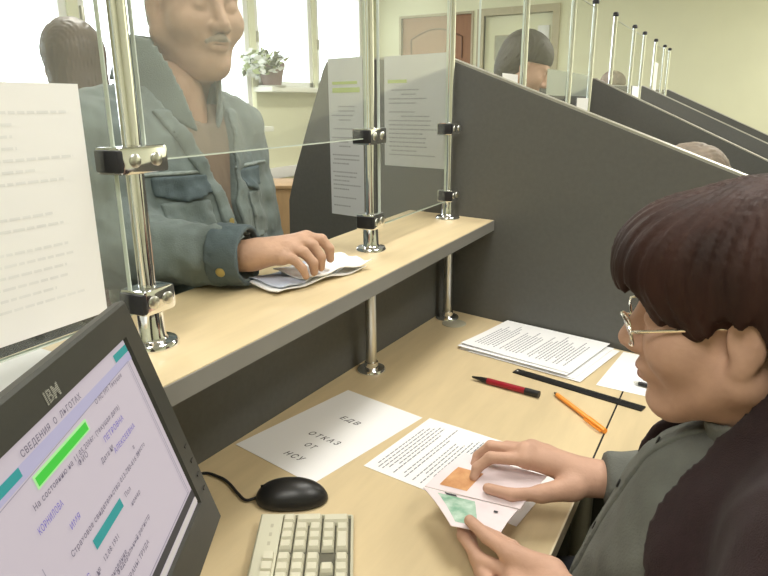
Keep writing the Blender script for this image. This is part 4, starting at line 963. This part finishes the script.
# the booklet in her hands
def quad_panel(name, pts, m, parent, t=.0012, n=6):
    a, b, c, d = [Vector(p) for p in pts]; nn = (b - a).cross(d - a).normalized(); nn = nn if nn.z > 0 else -nn; bm = bmesh.new(); g = {}
    for s in (0, 1):
        for i in range(n + 1):
            for j in range(n + 1):
                u, v = i / n, j / n; g[s, i, j] = bm.verts.new((a * (1 - u) + b * u) * (1 - v) + (d * (1 - u) + c * u) * v + nn * (t * s + .004 * math.sin(PI * v) * (1 - .3 * u)))
        for i in range(n):
            for j in range(n): q = [g[s, i, j], g[s, i + 1, j], g[s, i + 1, j + 1], g[s, i, j + 1]]; bm.faces.new(q if s else q[::-1])
    for k in range(n):
        bm.faces.new((g[0, k, 0], g[0, k + 1, 0], g[1, k + 1, 0], g[1, k, 0])); bm.faces.new((g[0, k, n], g[1, k, n], g[1, k + 1, n], g[0, k + 1, n]))
        bm.faces.new((g[0, 0, k], g[1, 0, k], g[1, 0, k + 1], g[0, 0, k + 1])); bm.faces.new((g[0, n, k], g[0, n, k + 1], g[1, n, k + 1], g[1, n, k]))
    o = obj(name, bm, m, None, True)
    pos = lambda u, v, w_=.0018: (a * (1 - u) + b * u) * (1 - v) + (d * (1 - u) + c * u) * v + nn * (t + w_ - t * .0 + .004 * math.sin(PI * v) * (1 - .3 * u) - .0012)
    if parent: keepw(o, parent)
    return o, pos
bk = thing('booklet', 'open pink and green identity booklet held in the clerk\'s hands', 'booklet', (-.28, .77, .79))
SP0, SP1 = (-.356, .764, .789), (-.212, .772, .792)
up, pu = quad_panel('upper_page', (SP0, SP1, (-.196, .850, .806), (-.330, .858, .803)), M['pink'], bk)
lo, plo = quad_panel('lower_page', ((-.357, .760, .789), (-.214, .769, .792), (-.217, .699, .797), (-.282, .690, .794)), M['pink'], bk)
def decal(name, pos, r, m, par, w_=.0016, n=4):
    bm = bmesh.new(); g = [[bm.verts.new(pos(r[0] + (r[2] - r[0]) * i / n, r[1] + (r[3] - r[1]) * j / n, w_)) for j in range(n + 1)] for i in range(n + 1)]
    for i in range(n):
        for j in range(n): bm.faces.new((g[i][j], g[i + 1][j], g[i + 1][j + 1], g[i][j + 1]))
    return obj(name, bm, m, par)
decal('amber_picture', pu, (.12, .10, .42, .58), M['amber'], up)
decal('green_print', plo, (.14, .10, .56, .90), M['green'], lo)
decal('dark_stamp', plo, (.24, .02, .36, .10), M['ink'], lo, .0022)
decal('dark_stamp', plo, (.78, .30, .83, .38), M['ink'], lo, .0022)
# ---------------------------------------------------------------- clerk's chair
def office_chair(x, y, yaw, label):
    r = thing('office_chair', label, 'chair', (x, y, 0), "clerks' chairs"); r.rotation_euler.z = yaw
    bm = bmesh.new(); box(bm, (-.23, -.24, .37), (.24, .24, .435), bev=.025); obj('seat', bm, M['seat'], r, True)
    bm = bmesh.new(); box(bm, (-.31, -.21, .52), (-.26, .21, .84), bev=.022); obj('backrest', bm, M['seat'], r, True)
    bm = bmesh.new(); tube(bm, smooth_path([(-.05, 0, .36), (-.27, 0, .36), (-.325, 0, .45), (-.315, 0, .66)], 5), .016, 10); obj('back_support', bm, M['black'], r, True)
    bm = bmesh.new(); tube(bm, [(0, 0, .09), (0, 0, .37)], .028, 16); obj('gas_column', bm, M['black'], r, True)
    for k in range(5):
        a = 2 * PI * k / 5; bm = bmesh.new(); tube(bm, [(0, 0, .095), (.28 * math.cos(a), .28 * math.sin(a), .068)], .02, 10, True, [.024, .016]); lg = obj('leg', bm, M['black'], r, True)
        bm = bmesh.new(); c = Vector((.28 * math.cos(a), .28 * math.sin(a), .03)); sd = Vector((-math.sin(a), math.cos(a), 0)); tube(bm, [c - sd * .02, c + sd * .02], .03, 14); obj('caster', bm, M['rubber'], lg, True)
    return r
office_chair(.22, .76, PI, "dark office chair the clerk with glasses sits on")
# ---------------------------------------------------------------- people farther off
def far_person(label, o, yaw, pitch, hairm, coatm, hair_kind, seated=False, scale=1.):
    HM = rot_head(o, yaw, pitch, 0, scale); c, s = math.cos(yaw), math.sin(yaw); L_ = lambda a, b, z: (o[0] + c * a - s * b, o[1] + s * a + c * b, o[2] + z)
    head = in_space(head_f(True, .002), HM); hb = wbox(HM, HB)
    wl, wr = L_(.10, .20, -.72), L_(.10, -.20, -.72)
    if seated: wl, wr = L_(.36, .12, -.44), L_(.36, -.12, -.44)
    dr = (c * .9, s * .9, -.3) if seated else (c * .2, s * .2, -1)
    hl, l0, l1 = generic_hand(wl, dr, (0, 0, 1) if seated else (-s, c, 0), True); hr_, r0, r1 = generic_hand(wr, dr, (0, 0, 1) if seated else (s, -c, 0), False)
    hip = L_(-.06 if not seated else -.04, 0, -.66)
    def core(p): return smin(cone(p, L_(-.06, 0, -.16), hip, .06, .10), smin(limb(p, [L_(-.07, .16, -.25), wl], [.04, .028]), limb(p, [L_(-.07, -.16, -.25), wr], [.04, .028]), .02), .03)
    cb = np.array([L_(a, b, -.5) for a in (-.3, .5) for b in (-.35, .35)])
    body = smesh('person', [(core, (cb[:, 0].min(), cb[:, 1].min(), o[2] - .85), (cb[:, 0].max(), cb[:, 1].max(), o[2] - .05), .022), (head, hb[0], hb[1], .006), (hl, l0, l1, .005), (hr_, r0, r1, .005)], M['skin'])
    tag(body, label, 'person'); eyes(body, HM, 0)
    def hair(p):
        x, z = p[:, 0], p[:, 2]; d = ell(p, (-.018, 0, .048), (.112, .090, .098))
        if hair_kind == 'long': d = smin(d, cone(p, (-.045, 0, .02), (-.070, 0, -.28), .088, .098), .04); cut = np.where(x > .015, .035 + .2 * x - z, -1.)
        else: d = smin(d, ell(p, (-.055, 0, -.02), (.07, .08, .085)), .04); cut = np.where(x > .0, .02 + .3 * x - z, -.10 - z)
        return smax(d + .0022 * np.sin(60 * np.arctan2(p[:, 1], x + .02) + 3 * np.sin(30 * z)), cut, .01)
    head_child('hair', hair, ((-.18, -.13, -.36), (.13, .13, .17)), .006, hairm, body, HM)
    el, er = L_(-.05, .23, -.5), L_(-.05, -.23, -.5)
    def coat(p):
        q = p - A(*o); a = q[:, 0] * c + q[:, 1] * s; b = -q[:, 0] * s + q[:, 1] * c; P = np.stack([a, b, q[:, 2]], 1)
        d = ell(P, (-.06, 0, -.42), (.135, .19, .22)); d = smin(d, cone(P, (-.06, 0, -.45), (-.05, 0, -.75), .15, .17), .06)
        d = smin(d, cone(P, (-.075, -.15, -.255), (-.075, .15, -.255), .065, .065), .05); d = smin(d, cone(P, (-.06, 0, -.22), (-.05, 0, -.14), .085, .068), .04)
        for sh, e, w_ in (((-.07, .18, -.27), el, wl), ((-.07, -.18, -.27), er, wr)):
            sw = L_(*sh); d = smin(d, limb(p, [sw, e, w_], [.07, .06, .044], .02), .03)
        d = d + .003 * wob(p, 28); d = np.maximum(d, -cone(P, (-.05, 0, -.2), (-.03, 0, -.08), .052, .062))
        for w_ in (wl, wr): d = np.maximum(d, .03 - np.linalg.norm(p - A(*w_) - A(*dr) * .012, axis=1))
        return np.maximum(d, -.80 - P[:, 2])
    smesh('coat', [(coat, (cb[:, 0].min() - .05, cb[:, 1].min() - .05, o[2] - .85), (cb[:, 0].max() + .05, cb[:, 1].max() + .05, o[2] - .08), .012)], coatm, body)
    if not seated: shoes_trousers(body, (hip[0], hip[1]), yaw, M['trouser'], o[2] - .70, .09)
    else:
        def lap(p):
            d = ell(p, hip, (.17, .18, .13))
            for sg in (-.1, .1): d = smin(d, limb(p, [L_(-.04, sg, -.67), (L_(.36, sg, 0)[0], L_(.36, sg, 0)[1], .50), (L_(.36, sg, 0)[0], L_(.36, sg, 0)[1], .09)], [.095, .08, .06]), .04)
            return d
        smesh('trousers', [(lap, (cb[:, 0].min() - .05, cb[:, 1].min() - .05, .05), (cb[:, 0].max() + .05, cb[:, 1].max() + .05, .72), .016)], M['trouser'], body)
        for sg in (-.1, .1):
            f0, f1 = L_(.33, sg, 0), L_(.48, sg, 0)
            smesh('shoe', [(lambda p, f0=f0, f1=f1: smax(cone(p, (f0[0], f0[1], .05), (f1[0], f1[1], .035), .045, .036), .001 - p[:, 2], .005), (min(f0[0], f1[0]) - .07, min(f0[1], f1[1]) - .07, -.01), (max(f0[0], f1[0]) + .07, max(f0[1], f1[1]) + .07, .13), .012)], M['shoe'], body)
    return body
far_person('woman with long brown hair seen from behind near the windows', (-2.0, 1.475, 1.478), math.radians(160), 0, M['hairbr'], M['coat'], 'long')
far_person('dark-haired customer standing at the second counter behind the glass', (-1.03, 3.36, 1.52), math.radians(20), .5, M['hairfar'], M['coatb'], 'short', False, 1.2)
far_person('customer in the distance at the fourth counter behind the row of posts', (-1.12, 6.35, 1.475), math.radians(0), .3, M['hairash'], M['coatb'], 'short')
far_person('ash-haired clerk seated beyond the near partition, only the crown showing', (-.145, 2.12, 1.080), PI, .2, M['hairash'], M['coatb'], 'short', True)
office_chair(-.115, 2.12, PI, 'dark office chair under the ash-haired clerk beyond the near partition')
